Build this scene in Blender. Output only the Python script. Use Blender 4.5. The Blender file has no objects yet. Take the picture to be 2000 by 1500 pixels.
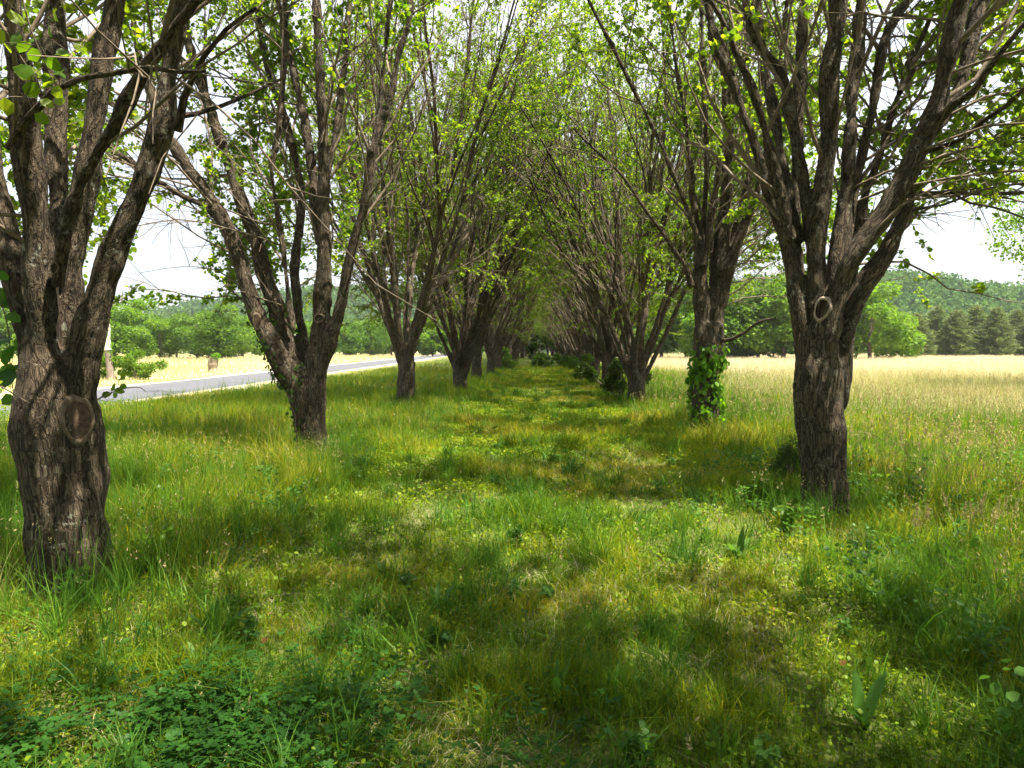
import bpy, math, random, time
import numpy as np
from mathutils import Vector, Matrix, Euler
from mathutils.bvhtree import BVHTree
T0 = time.time()
S = bpy.context.scene
COL = S.collection
R = math.radians
F = 1390.0
CAM = np.array([0.0, 0.0, 1.7])
PITCH = math.atan(70 / F); YAW = math.atan(55 / F)
RM = np.array(Euler((math.pi / 2 - PITCH, 0, YAW)).to_matrix())


def ray(px, py):
    d = RM @ np.array([(px - 1000) / F, -(py - 750) / F, -1.0])
    return d / np.linalg.norm(d)


def pt(px, py, Y):
    d = ray(px, py)
    return CAM + d * (Y / d[1])


def gnd(px, py):
    d = ray(px, py)
    return CAM + d * (-CAM[2] / d[2])


# ------------------------------------------------------------------ noise
_tabs = {}


def _tab(seed):
    if seed not in _tabs:
        _tabs[seed] = np.random.default_rng(seed + 991).random(4096)
    return _tabs[seed]


def vn2(x, y, sc, seed=0):
    x = np.asarray(x, float) / sc + 1000.3; y = np.asarray(y, float) / sc + 1000.7
    xi = np.floor(x).astype(int); yi = np.floor(y).astype(int)
    fx = x - xi; fy = y - yi
    fx = fx * fx * (3 - 2 * fx); fy = fy * fy * (3 - 2 * fy)
    t = _tab(seed)
    h = lambda a, b: t[(a * 73 + b * 179 + a * b * 7) & 4095]
    return (h(xi, yi) * (1 - fx) + h(xi + 1, yi) * fx) * (1 - fy) + (h(xi, yi + 1) * (1 - fx) + h(xi + 1, yi + 1) * fx) * fy


def vn3(p, sc, seed=0):
    q = p / np.asarray(sc) + 500.37
    i = np.floor(q).astype(int); f = q - i; f = f * f * (3 - 2 * f)
    t = _tab(seed)
    out = 0
    for a in (0, 1):
        for b in (0, 1):
            for c in (0, 1):
                hh = t[((i[:, 0] + a) * 73 + (i[:, 1] + b) * 179 + (i[:, 2] + c) * 283 + (i[:, 0] + a) * (i[:, 1] + b) * 3) & 4095]
                out = out + hh * (f[:, 0] if a else 1 - f[:, 0]) * (f[:, 1] if b else 1 - f[:, 1]) * (f[:, 2] if c else 1 - f[:, 2])
    return out


def gz(x, y):
    x = np.asarray(x, float); y = np.asarray(y, float)
    fade = np.clip((11 + x) / 3, 0, 1) * np.clip((90 - y) / 30, 0, 1)
    return ((vn2(x, y, 2.3, 3) - .5) * .10 + (vn2(x, y, 6, 4) - .5) * .14) * fade


def nrm(v):
    return v / np.maximum(np.linalg.norm(v, axis=-1, keepdims=True), 1e-9)


# ------------------------------------------------------------------ mesh building
class Soup:
    def __init__(s):
        s.v = []; s.q = []; s.n = 0; s.a = {}

    def add(s, verts, quads, **attrs):
        s.v.append(np.asarray(verts, np.float32)); s.q.append(np.asarray(quads, np.int64) + s.n)
        k = len(verts); s.n += k
        for key, val in attrs.items():
            s.a.setdefault(key, []).append(np.asarray(val, np.float32))

    def mesh(s, name, mats, smooth=True):
        return make_mesh(name, np.concatenate(s.v), np.concatenate(s.q), {k: np.concatenate(a) for k, a in s.a.items()}, mats, smooth)


def make_mesh(name, v, q, attrs, mats, smooth=True):
    me = bpy.data.meshes.new(name)
    me.vertices.add(len(v)); me.vertices.foreach_set('co', v.astype(np.float32).ravel())
    nq, k = q.shape
    me.loops.add(nq * k); me.loops.foreach_set('vertex_index', q.astype(np.int32).ravel())
    me.polygons.add(nq); me.polygons.foreach_set('loop_start', np.arange(0, nq * k, k, dtype=np.int32))
    for key, val in attrs.items():
        if val.ndim == 2:
            at = me.attributes.new(key, 'FLOAT_VECTOR', 'POINT'); at.data.foreach_set('vector', val.astype(np.float32).ravel())
        else:
            at = me.attributes.new(key, 'FLOAT', 'POINT'); at.data.foreach_set('value', val.astype(np.float32).ravel())
    me.update(calc_edges=True)
    me.polygons.foreach_set('use_smooth', np.full(nq, smooth))
    for m in (mats if isinstance(mats, (list, tuple)) else [mats]):
        me.materials.append(m)
    return me


def link(name, me, parent=None, loc=None):
    o = bpy.data.objects.new(name, me); COL.objects.link(o)
    if parent is not None: o.parent = parent
    if loc is not None: o.location = loc
    return o


def tag(o, label=None, cat=None, group=None, kind=None):
    if label: o['label'] = label
    if cat: o['category'] = cat
    if group: o['group'] = group
    if kind: o['kind'] = kind
    return o


def empty(name, loc=(0, 0, 0), rz=0, sc=1):
    o = bpy.data.objects.new(name, None); COL.objects.link(o)
    o.location = loc; o.rotation_euler = (0, 0, rz); o.scale = (sc, sc, sc)
    o.empty_display_size = .2
    return o


def tubes(soup, P, rad, S_=6, cap=True):
    """P (B,N,3) rad (B,N)"""
    B, N, _ = P.shape
    t = np.empty_like(P); t[:, 1:-1] = P[:, 2:] - P[:, :-2]; t[:, 0] = P[:, 1] - P[:, 0]; t[:, -1] = P[:, -1] - P[:, -2]
    t = nrm(t)
    mean = nrm(P[:, -1] - P[:, 0])
    ref = np.zeros((B, 3)); ax = np.argmin(np.abs(mean), axis=1); ref[np.arange(B), ax] = 1
    n = nrm(np.cross(t, ref[:, None, :])); b = np.cross(t, n)
    a = np.arange(S_) / S_ * 2 * math.pi
    ca = np.cos(a)[None, None, :, None]; sa = np.sin(a)[None, None, :, None]
    rr = rad[:, :, None, None]
    V = P[:, :, None, :] + (n[:, :, None, :] * ca + b[:, :, None, :] * sa) * rr
    L = np.concatenate([np.zeros((B, 1)), np.cumsum(np.linalg.norm(np.diff(P, axis=1), axis=2), axis=1)], axis=1)
    bk = np.concatenate([np.broadcast_to(ca * rr, (B, N, S_, 1)), np.broadcast_to(sa * rr, (B, N, S_, 1)), np.broadcast_to(L[:, :, None, None], (B, N, S_, 1))], axis=3)
    idx = np.arange(B * N * S_).reshape(B, N, S_)
    nx = np.roll(idx, -1, axis=2)
    q = np.stack([idx[:, :-1], nx[:, :-1], nx[:, 1:], idx[:, 1:]], axis=-1).reshape(-1, 4)
    V = V.reshape(-1, 3)
    if cap and S_ == 8:
        c = []
        for e, sgn in ((0, -1), (N - 1, 1)):
            r_ = idx[:, e]
            for tri in ((0, 1, 2, 3), (0, 3, 4, 7), (4, 5, 6, 7)):
                f = r_[:, list(tri)]
                c.append(f[:, ::-1] if sgn < 0 else f)
        q = np.concatenate([q] + c)
    soup.add(V, q, bark=bk.reshape(-1, 3))


def catmull(p, step):
    p = np.asarray(p, float)
    out = []
    n = len(p)
    for i in range(n - 1):
        p0 = p[max(i - 1, 0)]; p1 = p[i]; p2 = p[i + 1]; p3 = p[min(i + 2, n - 1)]
        k = max(1, int(round(np.linalg.norm(p2[:3] - p1[:3]) / step)))
        for j in range(k):
            t = j / k
            out.append(.5 * ((2 * p1) + (-p0 + p2) * t + (2 * p0 - 5 * p1 + 4 * p2 - p3) * t * t + (-p0 + 3 * p1 - 3 * p2 + p3) * t ** 3))
    out.append(p[-1])
    return np.array(out)


LEAF = np.array([[0, 0, 0], [.28, .40, .07], [.70, .34, .05], [1, 0, -.04], [.70, -.34, .05], [.28, -.40, .07]])
LEAFQ = np.array([[0, 3, 2, 1], [0, 5, 4, 3]])


def leaves(soup, pos, size, rng, axis=None, nb=.8, shape=LEAF, quads=LEAFQ, tint=None):
    B = len(pos)
    if B == 0: return
    ax = rng.normal(size=(B, 3)) if axis is None else axis + rng.normal(size=(B, 3)) * .55
    ax[:, 2] -= .25
    ax = nrm(ax)
    nn = rng.normal(size=(B, 3)) * .6; nn[:, 2] += nb
    s = nrm(np.cross(nn, ax)); n = np.cross(ax, s)
    sh = shape[None] * size[:, None, None]
    V = pos[:, None] + ax[:, None] * sh[:, :, :1] + s[:, None] * sh[:, :, 1:2] + n[:, None] * sh[:, :, 2:3]
    k = len(shape)
    q = (np.arange(B) * k)[:, None, None] + quads[None]
    tt = rng.random(B) if tint is None else tint
    soup.add(V.reshape(-1, 3), q.reshape(-1, 4), tint=np.repeat(tt, k))


# ------------------------------------------------------------------ materials
class NT:
    def __init__(s, name):
        s.m = bpy.data.materials.new(name); s.m.use_nodes = True
        s.t = s.m.node_tree; s.t.nodes.clear()
        s.out = s.t.nodes.new('ShaderNodeOutputMaterial')

    def n(s, typ, ins=None, **props):
        nd = s.t.nodes.new(typ)
        for k, v in props.items(): setattr(nd, k, v)
        for k, v in (ins or {}).items():
            if isinstance(v, bpy.types.NodeSocket): s.t.links.new(v, nd.inputs[k])
            else: nd.inputs[k].default_value = v
        return nd

    def ramp(s, fac, stops, interp='LINEAR'):
        nd = s.t.nodes.new('ShaderNodeValToRGB'); nd.color_ramp.interpolation = interp
        e = nd.color_ramp.elements
        while len(e) < len(stops): e.new(.5)
        for el, (p, c) in zip(e, stops):
            el.position = p; el.color = (*c, 1) if len(c) == 3 else c
        s.t.links.new(fac, nd.inputs[0])
        return nd.outputs[0]

    def mix(s, f, a, b, mode='MIX'):
        nd = s.t.nodes.new('ShaderNodeMix'); nd.data_type = 'RGBA'; nd.blend_type = mode
        for i, v in ((0, f), (6, a), (7, b)):
            if isinstance(v, bpy.types.NodeSocket): s.t.links.new(v, nd.inputs[i])
            else: nd.inputs[i].default_value = v if i == 0 else ((*v, 1) if len(v) == 3 else v)
        return nd.outputs[2]

    def math(s, op, a, b=0, clamp=False):
        nd = s.t.nodes.new('ShaderNodeMath'); nd.operation = op; nd.use_clamp = clamp
        for i, v in ((0, a), (1, b)):
            if isinstance(v, bpy.types.NodeSocket): s.t.links.new(v, nd.inputs[i])
            else: nd.inputs[i].default_value = v
        return nd.outputs[0]

    def done(s, shader):
        s.t.links.new(shader, s.out.inputs[0]); return s.m


def leaf_mat(name, stops, trans, tf=.5, rough=.5, spec=.35, specmul=.45, attr='tint', var=None):
    g = NT(name)
    a = g.n('ShaderNodeAttribute', attribute_name=attr).outputs['Fac']
    col = g.ramp(a, stops)
    oi = g.n('ShaderNodeObjectInfo').outputs['Random']
    col = g.mix(g.math('MULTIPLY', oi, .35), col, var or (.10, .12, .02))
    tc = g.mix(1.0, col, (*trans, 1), 'MULTIPLY')
    p = g.n('ShaderNodeBsdfPrincipled', {'Base Color': col, 'Roughness': rough, 'Specular IOR Level': spec * specmul}).outputs[0]
    t = g.n('ShaderNodeBsdfTranslucent', {'Color': tc}).outputs[0]
    mx = g.n('ShaderNodeMixShader', {0: tf, 1: p, 2: t}).outputs[0]
    return g.done(mx)


def bark_mat(name, dark, mid, light, lich, scale=1.0, bump=.9, lichamt=.5):
    g = NT(name)
    a = g.n('ShaderNodeAttribute', attribute_name='bark').outputs['Vector']
    warp = g.n('ShaderNodeTexNoise', {'Vector': a, 'Scale': 9.0, 'Detail': 3.0}).outputs['Color']
    w2 = g.n('ShaderNodeVectorMath', {0: warp, 1: (.5, .5, .5)}, operation='SUBTRACT').outputs[0]
    w3 = g.n('ShaderNodeVectorMath', {0: w2, 'Scale': .045}, operation='SCALE').outputs[0]
    aw = g.n('ShaderNodeVectorMath', {0: a, 1: w3}, operation='ADD').outputs[0]
    mp = g.n('ShaderNodeMapping', {'Vector': aw, 'Scale': (1, 1, .23)}).outputs[0]
    f1 = g.n('ShaderNodeTexNoise', {'Vector': mp, 'Scale': 26 * scale, 'Detail': 3.0, 'Roughness': .55, 'Distortion': .5}).outputs['Fac']
    f2 = g.n('ShaderNodeTexNoise', {'Vector': mp, 'Scale': 55 * scale, 'Detail': 3.0, 'Roughness': .6, 'Distortion': .3}).outputs['Fac']
    vo = g.math('ABSOLUTE', g.math('SUBTRACT', f1, .5)); v2 = g.math('ABSOLUTE', g.math('SUBTRACT', f2, .5))
    vc = g.n('ShaderNodeTexVoronoi', {'Vector': g.n('ShaderNodeMapping', {'Vector': aw, 'Scale': (1, 1, .5)}).outputs[0], 'Scale': 52 * scale, 'Randomness': 1.0}, feature='DISTANCE_TO_EDGE').outputs['Distance']
    fn = g.n('ShaderNodeTexNoise', {'Vector': aw, 'Scale': 130.0, 'Detail': 6.0, 'Roughness': .7}).outputs['Fac']
    big = g.n('ShaderNodeTexNoise', {'Vector': a, 'Scale': 3.2, 'Detail': 4.0}).outputs['Fac']
    r1 = g.ramp(vo, [(0, (0, 0, 0)), (.022, (.12,) * 3), (.06, (.8,) * 3), (.14, (1,) * 3)])
    r2 = g.math('MULTIPLY', g.ramp(v2, [(0, (0, 0, 0)), (.07, (1,) * 3)]), g.ramp(vc, [(0, (.25,) * 3), (.12, (1,) * 3)]))
    h = g.math('ADD', g.math('MULTIPLY', r1, .48), g.math('MULTIPLY', r2, .26))
    h = g.math('ADD', h, g.math('MULTIPLY', fn, .35))
    col = g.ramp(h, [(.2, dark), (.58, mid), (.98, light)])
    col = g.mix(g.math('MULTIPLY', g.ramp(big, [(.35, (0,) * 3), (.7, (1,) * 3)]), .45), col, tuple(x * .62 for x in mid))
    ln = g.n('ShaderNodeTexNoise', {'Vector': a, 'Scale': 22.0, 'Detail': 5.0, 'Roughness': .65}).outputs['Fac']
    lm = g.n('ShaderNodeTexNoise', {'Vector': a, 'Scale': 2.6, 'Detail': 2.0}).outputs['Fac']
    lf = g.math('MULTIPLY', g.ramp(ln, [(.57, (0,) * 3), (.63, (1,) * 3)]), g.ramp(lm, [(.46, (0,) * 3), (.62, (1,) * 3)]))
    col = g.mix(g.math('MULTIPLY', lf, lichamt), col, lich)
    bm = g.n('ShaderNodeBump', {'Height': h, 'Strength': bump, 'Distance': .028}).outputs[0]
    p = g.n('ShaderNodeBsdfPrincipled', {'Base Color': col, 'Roughness': .88, 'Specular IOR Level': .2, 'Normal': bm}).outputs[0]
    return g.done(p)


def plain(name, c1, c2, scale=8, rough=.85, bump=.3, coord='Object'):
    g = NT(name)
    tc = g.n('ShaderNodeTexCoord').outputs[coord]
    n1 = g.n('ShaderNodeTexNoise', {'Vector': tc, 'Scale': scale, 'Detail': 6.0, 'Roughness': .6}).outputs['Fac']
    col = g.ramp(n1, [(.3, c1), (.7, c2)])
    bm = g.n('ShaderNodeBump', {'Height': n1, 'Strength': bump, 'Distance': .02}).outputs[0]
    return g.done(g.n('ShaderNodeBsdfPrincipled', {'Base Color': col, 'Roughness': rough, 'Specular IOR Level': .25, 'Normal': bm}).outputs[0])


M = {}
M['bark'] = bark_mat('bark', (.008, .006, .004), (.062, .046, .030), (.165, .130, .090), (.34, .36, .29))
M['bark_far'] = bark_mat('bark_far', (.013, .010, .007), (.062, .046, .031), (.145, .113, .078), (.30, .32, .25), .8, .6, .4)
M['twig'] = plain('twig_bark', (.075, .058, .042), (.19, .15, .108), 14, .85, .2)
M['leaf'] = leaf_mat('pear_leaf', [(0, (.034, .085, .010)), (.5, (.065, .135, .014)), (1, (.14, .19, .018))], (3.2, 2.9, .7), .55, .42, .4)
M['vine'] = leaf_mat('vine_leaf', [(0, (.045, .12, .010)), (1, (.12, .23, .016))], (2.2, 2.4, 1.0), .5, .42, .4)
M['ivy'] = leaf_mat('ivy_leaf', [(0, (.012, .04, .008)), (1, (.035, .09, .014))], (1.6, 1.8, .8), .3, .4, .4)
M['grass'] = leaf_mat('grass_blade', [(0, (.045, .115, .008)), (.26, (.088, .180, .008)), (.5, (.19, .24, .010)), (.76, (.29, .28, .020)), (.88, (.28, .27, .07)), (1, (.40, .35, .15))], (2.3, 1.9, .6), .48, .5, .3, var=(.09, .15, .02))
M['bluegrass'] = leaf_mat('tall_grass_blade', [(0, (.040, .115, .016)), (.5, (.090, .190, .016)), (.85, (.17, .24, .025)), (1, (.36, .32, .15))], (1.7, 1.8, 1.1), .42, .5, .35, var=(.09, .15, .02))
M['dry'] = leaf_mat('dry_meadow_blade', [(0, (.24, .30, .08)), (.3, (.42, .40, .20)), (.6, (.52, .465, .325)), (1, (.60, .53, .42))], (1.2, 1.15, 1.0), .35, .6, .2, var=(.5, .42, .2))
M['seed'] = leaf_mat('seed_head', [(0, (.20, .21, .07)), (.5, (.34, .28, .13)), (1, (.42, .30, .19))], (1.2, 1.2, 1.0), .3, .6, .2, var=(.3, .25, .1))
M['clover'] = leaf_mat('clover_leaf', [(0, (.014, .060, .009)), (1, (.034, .11, .014))], (1.8, 2.0, .9), .42, .5, .35)
M['weed'] = leaf_mat('weed_leaf', [(0, (.03, .095, .018)), (1, (.085, .19, .03))], (1.9, 2.0, 1.0), .42, .42, .45)
M['cover'] = leaf_mat('ground_cover_leaf', [(0, (.05, .14, .008)), (.5, (.135, .22, .010)), (1, (.26, .29, .018))], (2.0, 1.9, .8), .42, .45, .35, var=(.1, .16, .02))
M['cedar'] = leaf_mat('cedar_scale', [(0, (.018, .055, .012)), (1, (.06, .12, .022))], (1.3, 1.4, .8), .25, .6, .25)
M['wood_leaf'] = leaf_mat('broadleaf_foliage', [(0, (.050, .12, .014)), (.5, (.095, .185, .018)), (1, (.17, .26, .028))], (1.9, 2.0, 1.0), .42, .5, .3, var=(.12, .17, .03))
M['wood_dark'] = leaf_mat('dark_foliage', [(0, (.040, .11, .014)), (1, (.105, .19, .022))], (1.9, 1.9, .9), .36, .5, .3)
M['pine'] = leaf_mat('pine_foliage', [(0, (.065, .105, .035)), (1, (.17, .21, .075))], (1.3, 1.3, .9), .3, .6, .25, var=(.12, .14, .05))
M['hillwood'] = leaf_mat('hill_foliage', [(0, (.035, .095, .028)), (.5, (.06, .13, .035)), (1, (.10, .18, .038))], (1.5, 1.6, .9), .3, .6, .2)
M['pale_lip'] = plain('bare_callus', (.20, .155, .12), (.36, .29, .23), 30, .8, .5)
M['scarwood'] = plain('weathered_wood', (.035, .022, .014), (.10, .066, .045), 40, .85, .4)
M['scarlip'] = plain('callus_bark', (.055, .040, .027), (.17, .125, .088), 30, .8, .5)
M['post'] = plain('grey_deadwood', (.13, .105, .085), (.26, .21, .175), 6, .9, .6)
M['white'] = plain('peeling_white_wood', (.62, .60, .52), (.80, .79, .74), 8, .8, .4)
M['stone'] = plain('rotten_wood', (.10, .075, .05), (.30, .25, .19), 7, .9, .8)
M['deadleaf'] = leaf_mat('dead_leaf', [(0, (.10, .03, .015)), (.5, (.20, .09, .035)), (1, (.34, .20, .10))], (1.1, 1.0, 1.0), .2, .6, .3, var=(.2, .1, .04))


def ground_mat():
    g = NT('ground_soil')
    tc = g.n('ShaderNodeTexCoord').outputs['Object']
    n1 = g.n('ShaderNodeTexNoise', {'Vector': tc, 'Scale': 1.1, 'Detail': 8.0, 'Roughness': .65}).outputs['Fac']
    n2 = g.n('ShaderNodeTexNoise', {'Vector': tc, 'Scale': 22.0, 'Detail': 6.0, 'Roughness': .7}).outputs['Fac']
    near = g.ramp(n2, [(.25, (.035, .030, .014)), (.5, (.075, .085, .022)), (.8, (.19, .15, .075))])
    near = g.mix(g.math('MULTIPLY', n1, .6), near, (.07, .12, .02))
    far = g.ramp(n1, [(.3, (.36, .35, .17)), (.7, (.50, .44, .28))])
    w = g.n('ShaderNodeAttribute', attribute_name='dry').outputs['Fac']
    col = g.mix(w, near, far)
    bm = g.n('ShaderNodeBump', {'Height': n2, 'Strength': .6, 'Distance': .03}).outputs[0]
    return g.done(g.n('ShaderNodeBsdfPrincipled', {'Base Color': col, 'Roughness': .95, 'Specular IOR Level': .1, 'Normal': bm}).outputs[0])


def road_mat():
    g = NT('asphalt')
    tc = g.n('ShaderNodeTexCoord').outputs['Object']
    n1 = g.n('ShaderNodeTexNoise', {'Vector': tc, 'Scale': .7, 'Detail': 6.0}).outputs['Fac']
    n2 = g.n('ShaderNodeTexNoise', {'Vector': tc, 'Scale': 60.0, 'Detail': 4.0}).outputs['Fac']
    col = g.ramp(g.math('ADD', g.math('MULTIPLY', n1, .6), g.math('MULTIPLY', n2, .4)), [(.3, (.065, .068, .082)), (.7, (.105, .108, .125))])
    bm = g.n('ShaderNodeBump', {'Height': n2, 'Strength': .4, 'Distance': .01}).outputs[0]
    return g.done(g.n('ShaderNodeBsdfPrincipled', {'Base Color': col, 'Roughness': .8, 'Specular IOR Level': .3, 'Normal': bm}).outputs[0])


# ------------------------------------------------------------------ setting: ground, road
def dryness(x, y):
    """0 green alley floor .. 1 dry meadow"""
    rx = np.clip((x - (7 + np.clip(18 - y, 0, 12) * 1.0) + (vn2(x, y, 5, 21) - .5) * 5) / 7, 0, 1)
    rc = road_c(y)
    lx = np.clip(((rc - 2.6) - x) / 1.5, 0, 1)
    verge = np.clip(1 - np.abs(x - (rc + 3.0)) / 1.3, 0, 1) * .8
    return np.maximum(np.maximum(rx, lx), verge)


def road_c(y):
    return -15.4 - .053 * (np.asarray(y, float) - 20)


def sp(a, n, k):
    t = np.linspace(-1, 1, n); return a * np.sinh(k * t) / math.sinh(k)


xs = np.unique(np.concatenate([sp(900, 90, 5.5), np.arange(-14, 14.1, .7)]))
ys = np.unique(np.concatenate([np.arange(-40, 60, 1.0), 60 + 1500 * (np.linspace(0, 1, 60) ** 2.2)]))
X, Y = np.meshgrid(xs, ys, indexing='ij')
V = np.stack([X, Y, gz(X, Y)], -1).reshape(-1, 3)
ii = np.arange(len(xs) * len(ys)).reshape(len(xs), len(ys))
Q = np.stack([ii[:-1, :-1], ii[1:, :-1], ii[1:, 1:], ii[:-1, 1:]], -1).reshape(-1, 4)
tag(link('ground', make_mesh('ground', V, Q, {'dry': dryness(V[:, 0], V[:, 1])}, ground_mat())), kind='structure')


def strip(name, y0, y1, off0, off1, z, mat, jit=0):
    yy = np.concatenate([np.arange(y0, 60, 1.0), np.arange(60, y1, 5)])
    c = road_c(yy)
    a = c + off0 + (vn2(yy, yy * 0, 1.7, 8) - .5) * jit; b = c + off1 + (vn2(yy, yy * 0 + 9, 1.9, 9) - .5) * jit
    n = len(yy)
    v = np.concatenate([np.stack([a, yy, np.full(n, z)], 1), np.stack([(a + b) / 2, yy, np.full(n, z + .02)], 1), np.stack([b, yy, np.full(n, z)], 1)])
    i = np.arange(n - 1)
    q = np.concatenate([np.stack([i, i + n, i + n + 1, i + 1], 1), np.stack([i + n, i + 2 * n, i + 2 * n + 1, i + n + 1], 1)])
    return tag(link(name, make_mesh(name, v, q, {}, mat)), kind='structure')


strip('road_verge', -38, 400, -3.1, 3.2, .004, plain('pale_gravel', (.30, .27, .19), (.50, .45, .34), 5, .95, .5), .9)
strip('road', -38, 400, -2.3, 2.3, .012, road_mat(), .12)

# ------------------------------------------------------------------ avenue trees
UP = np.array([0, 0, 1.0])


def grow(starts, dirs, lens, n, trop, wob, rng):
    P = [starts]; d = nrm(dirs); st = (lens / (n - 1))[:, None]
    for i in range(n - 1):
        d = nrm(d + trop + rng.normal(size=d.shape) * wob)
        P.append(P[-1] + d * st)
    return np.stack(P, 1)


def remesh_tubes(limbs, voxel, thr, lump, rng_seed, relief):
    """limbs: list of arrays (N,4) xyz r ; returns verts, quads, bark"""
    sp_ = Soup()
    for L in limbs:
        k = np.argmax(L[:, 3] < thr) if (L[:, 3] < thr).any() else len(L)
        if k < 3: continue
        A = L[:k]
        tubes(sp_, A[None, :, :3], A[None, :, 3], 8)
    v = np.concatenate(sp_.v); q = np.concatenate(sp_.q)
    me = make_mesh('tmp', v, q, {}, M['bark'])
    o = bpy.data.objects.new('tmp', me); COL.objects.link(o)
    md = o.modifiers.new('r', 'REMESH'); md.mode = 'VOXEL'; md.voxel_size = voxel; md.adaptivity = 0
    sm = o.modifiers.new('s', 'SMOOTH'); sm.factor = .5; sm.iterations = 5
    dg = bpy.context.evaluated_depsgraph_get()
    ev = o.evaluated_get(dg); m2 = ev.to_mesh()
    nv = len(m2.vertices); co = np.empty(nv * 3, np.float32); m2.vertices.foreach_get('co', co); co = co.reshape(-1, 3).astype(float)
    no = np.empty(nv * 3, np.float32); m2.vertices.foreach_get('normal', no); no = no.reshape(-1, 3).astype(float)
    nl = len(m2.loops); li = np.empty(nl, np.int32); m2.loops.foreach_get('vertex_index', li)
    qd = li.reshape(-1, 4) if nl == 4 * len(m2.polygons) else None
    ev.to_mesh_clear(); bpy.data.objects.remove(o); bpy.data.meshes.remove(me)
    # nearest segment -> bark coords
    A = []; Bv = []; L0 = []; off = []; RA = []
    for j, L in enumerate(limbs):
        d = np.linalg.norm(np.diff(L[:, :3], axis=0), axis=1)
        A.append(L[:-1, :3]); Bv.append(L[1:, :3]); L0.append(np.concatenate([[0], np.cumsum(d)[:-1]])); off.append(np.full(len(L) - 1, j)); RA.append(L[:-1, 3])
    A = np.concatenate(A); Bv = np.concatenate(Bv); L0 = np.concatenate(L0); off = np.concatenate(off); RA = np.concatenate(RA)
    dv = Bv - A; ll = np.maximum((dv ** 2).sum(1), 1e-9); tdir = nrm(dv)
    bark = np.empty((nv, 3))
    for s in range(0, nv, 4000):
        p = co[s:s + 4000]
        t = np.clip(((p @ dv.T) - (A * dv).sum(1)[None]) / ll[None], 0, 1)
        # distance^2
        C = A[None] + dv[None] * t[:, :, None]
        D = np.sqrt(((p[:, None] - C) ** 2).sum(2)) - RA[None]
        k = np.argmin(D, 1); ar = np.arange(len(p))
        c = C[ar, k]; td = tdir[k]
        e = p - c
        ref = np.tile(np.array([[1.0, 0, 0]]), (len(p), 1))
        nn = nrm(np.cross(td, ref)); bb = np.cross(td, nn)
        bark[s:s + 4000, 0] = (e * nn).sum(1) + off[k] * .37; bark[s:s + 4000, 1] = (e * bb).sum(1)
        bark[s:s + 4000, 2] = L0[k] + t[ar, k] * np.sqrt(ll[k])
    disp = (vn3(co, .33, rng_seed) - .5) * lump + (vn3(co, .12, rng_seed + 1) - .5) * lump * .45
    if relief > 0:
        wv = np.stack([vn3(co, .06, 301), vn3(co, .06, 302), vn3(co, .08, 303) * 2.5], 1) * .05
        wb = bark + wv; rot = np.stack([wb[:, 0] * .8 + wb[:, 1] * .6, wb[:, 1] * .8 - wb[:, 0] * .6, wb[:, 2] + wb[:, 0] * .9], 1)
        disp += -np.abs(vn3(rot, (.034, .034, .17), rng_seed + 2) - .5) * -relief * .8 + (vn3(rot, (.02, .02, .06), rng_seed + 3) - .5) * relief * .35
    co = co + no * disp[:, None]
    return co, qd, bark, no


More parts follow.
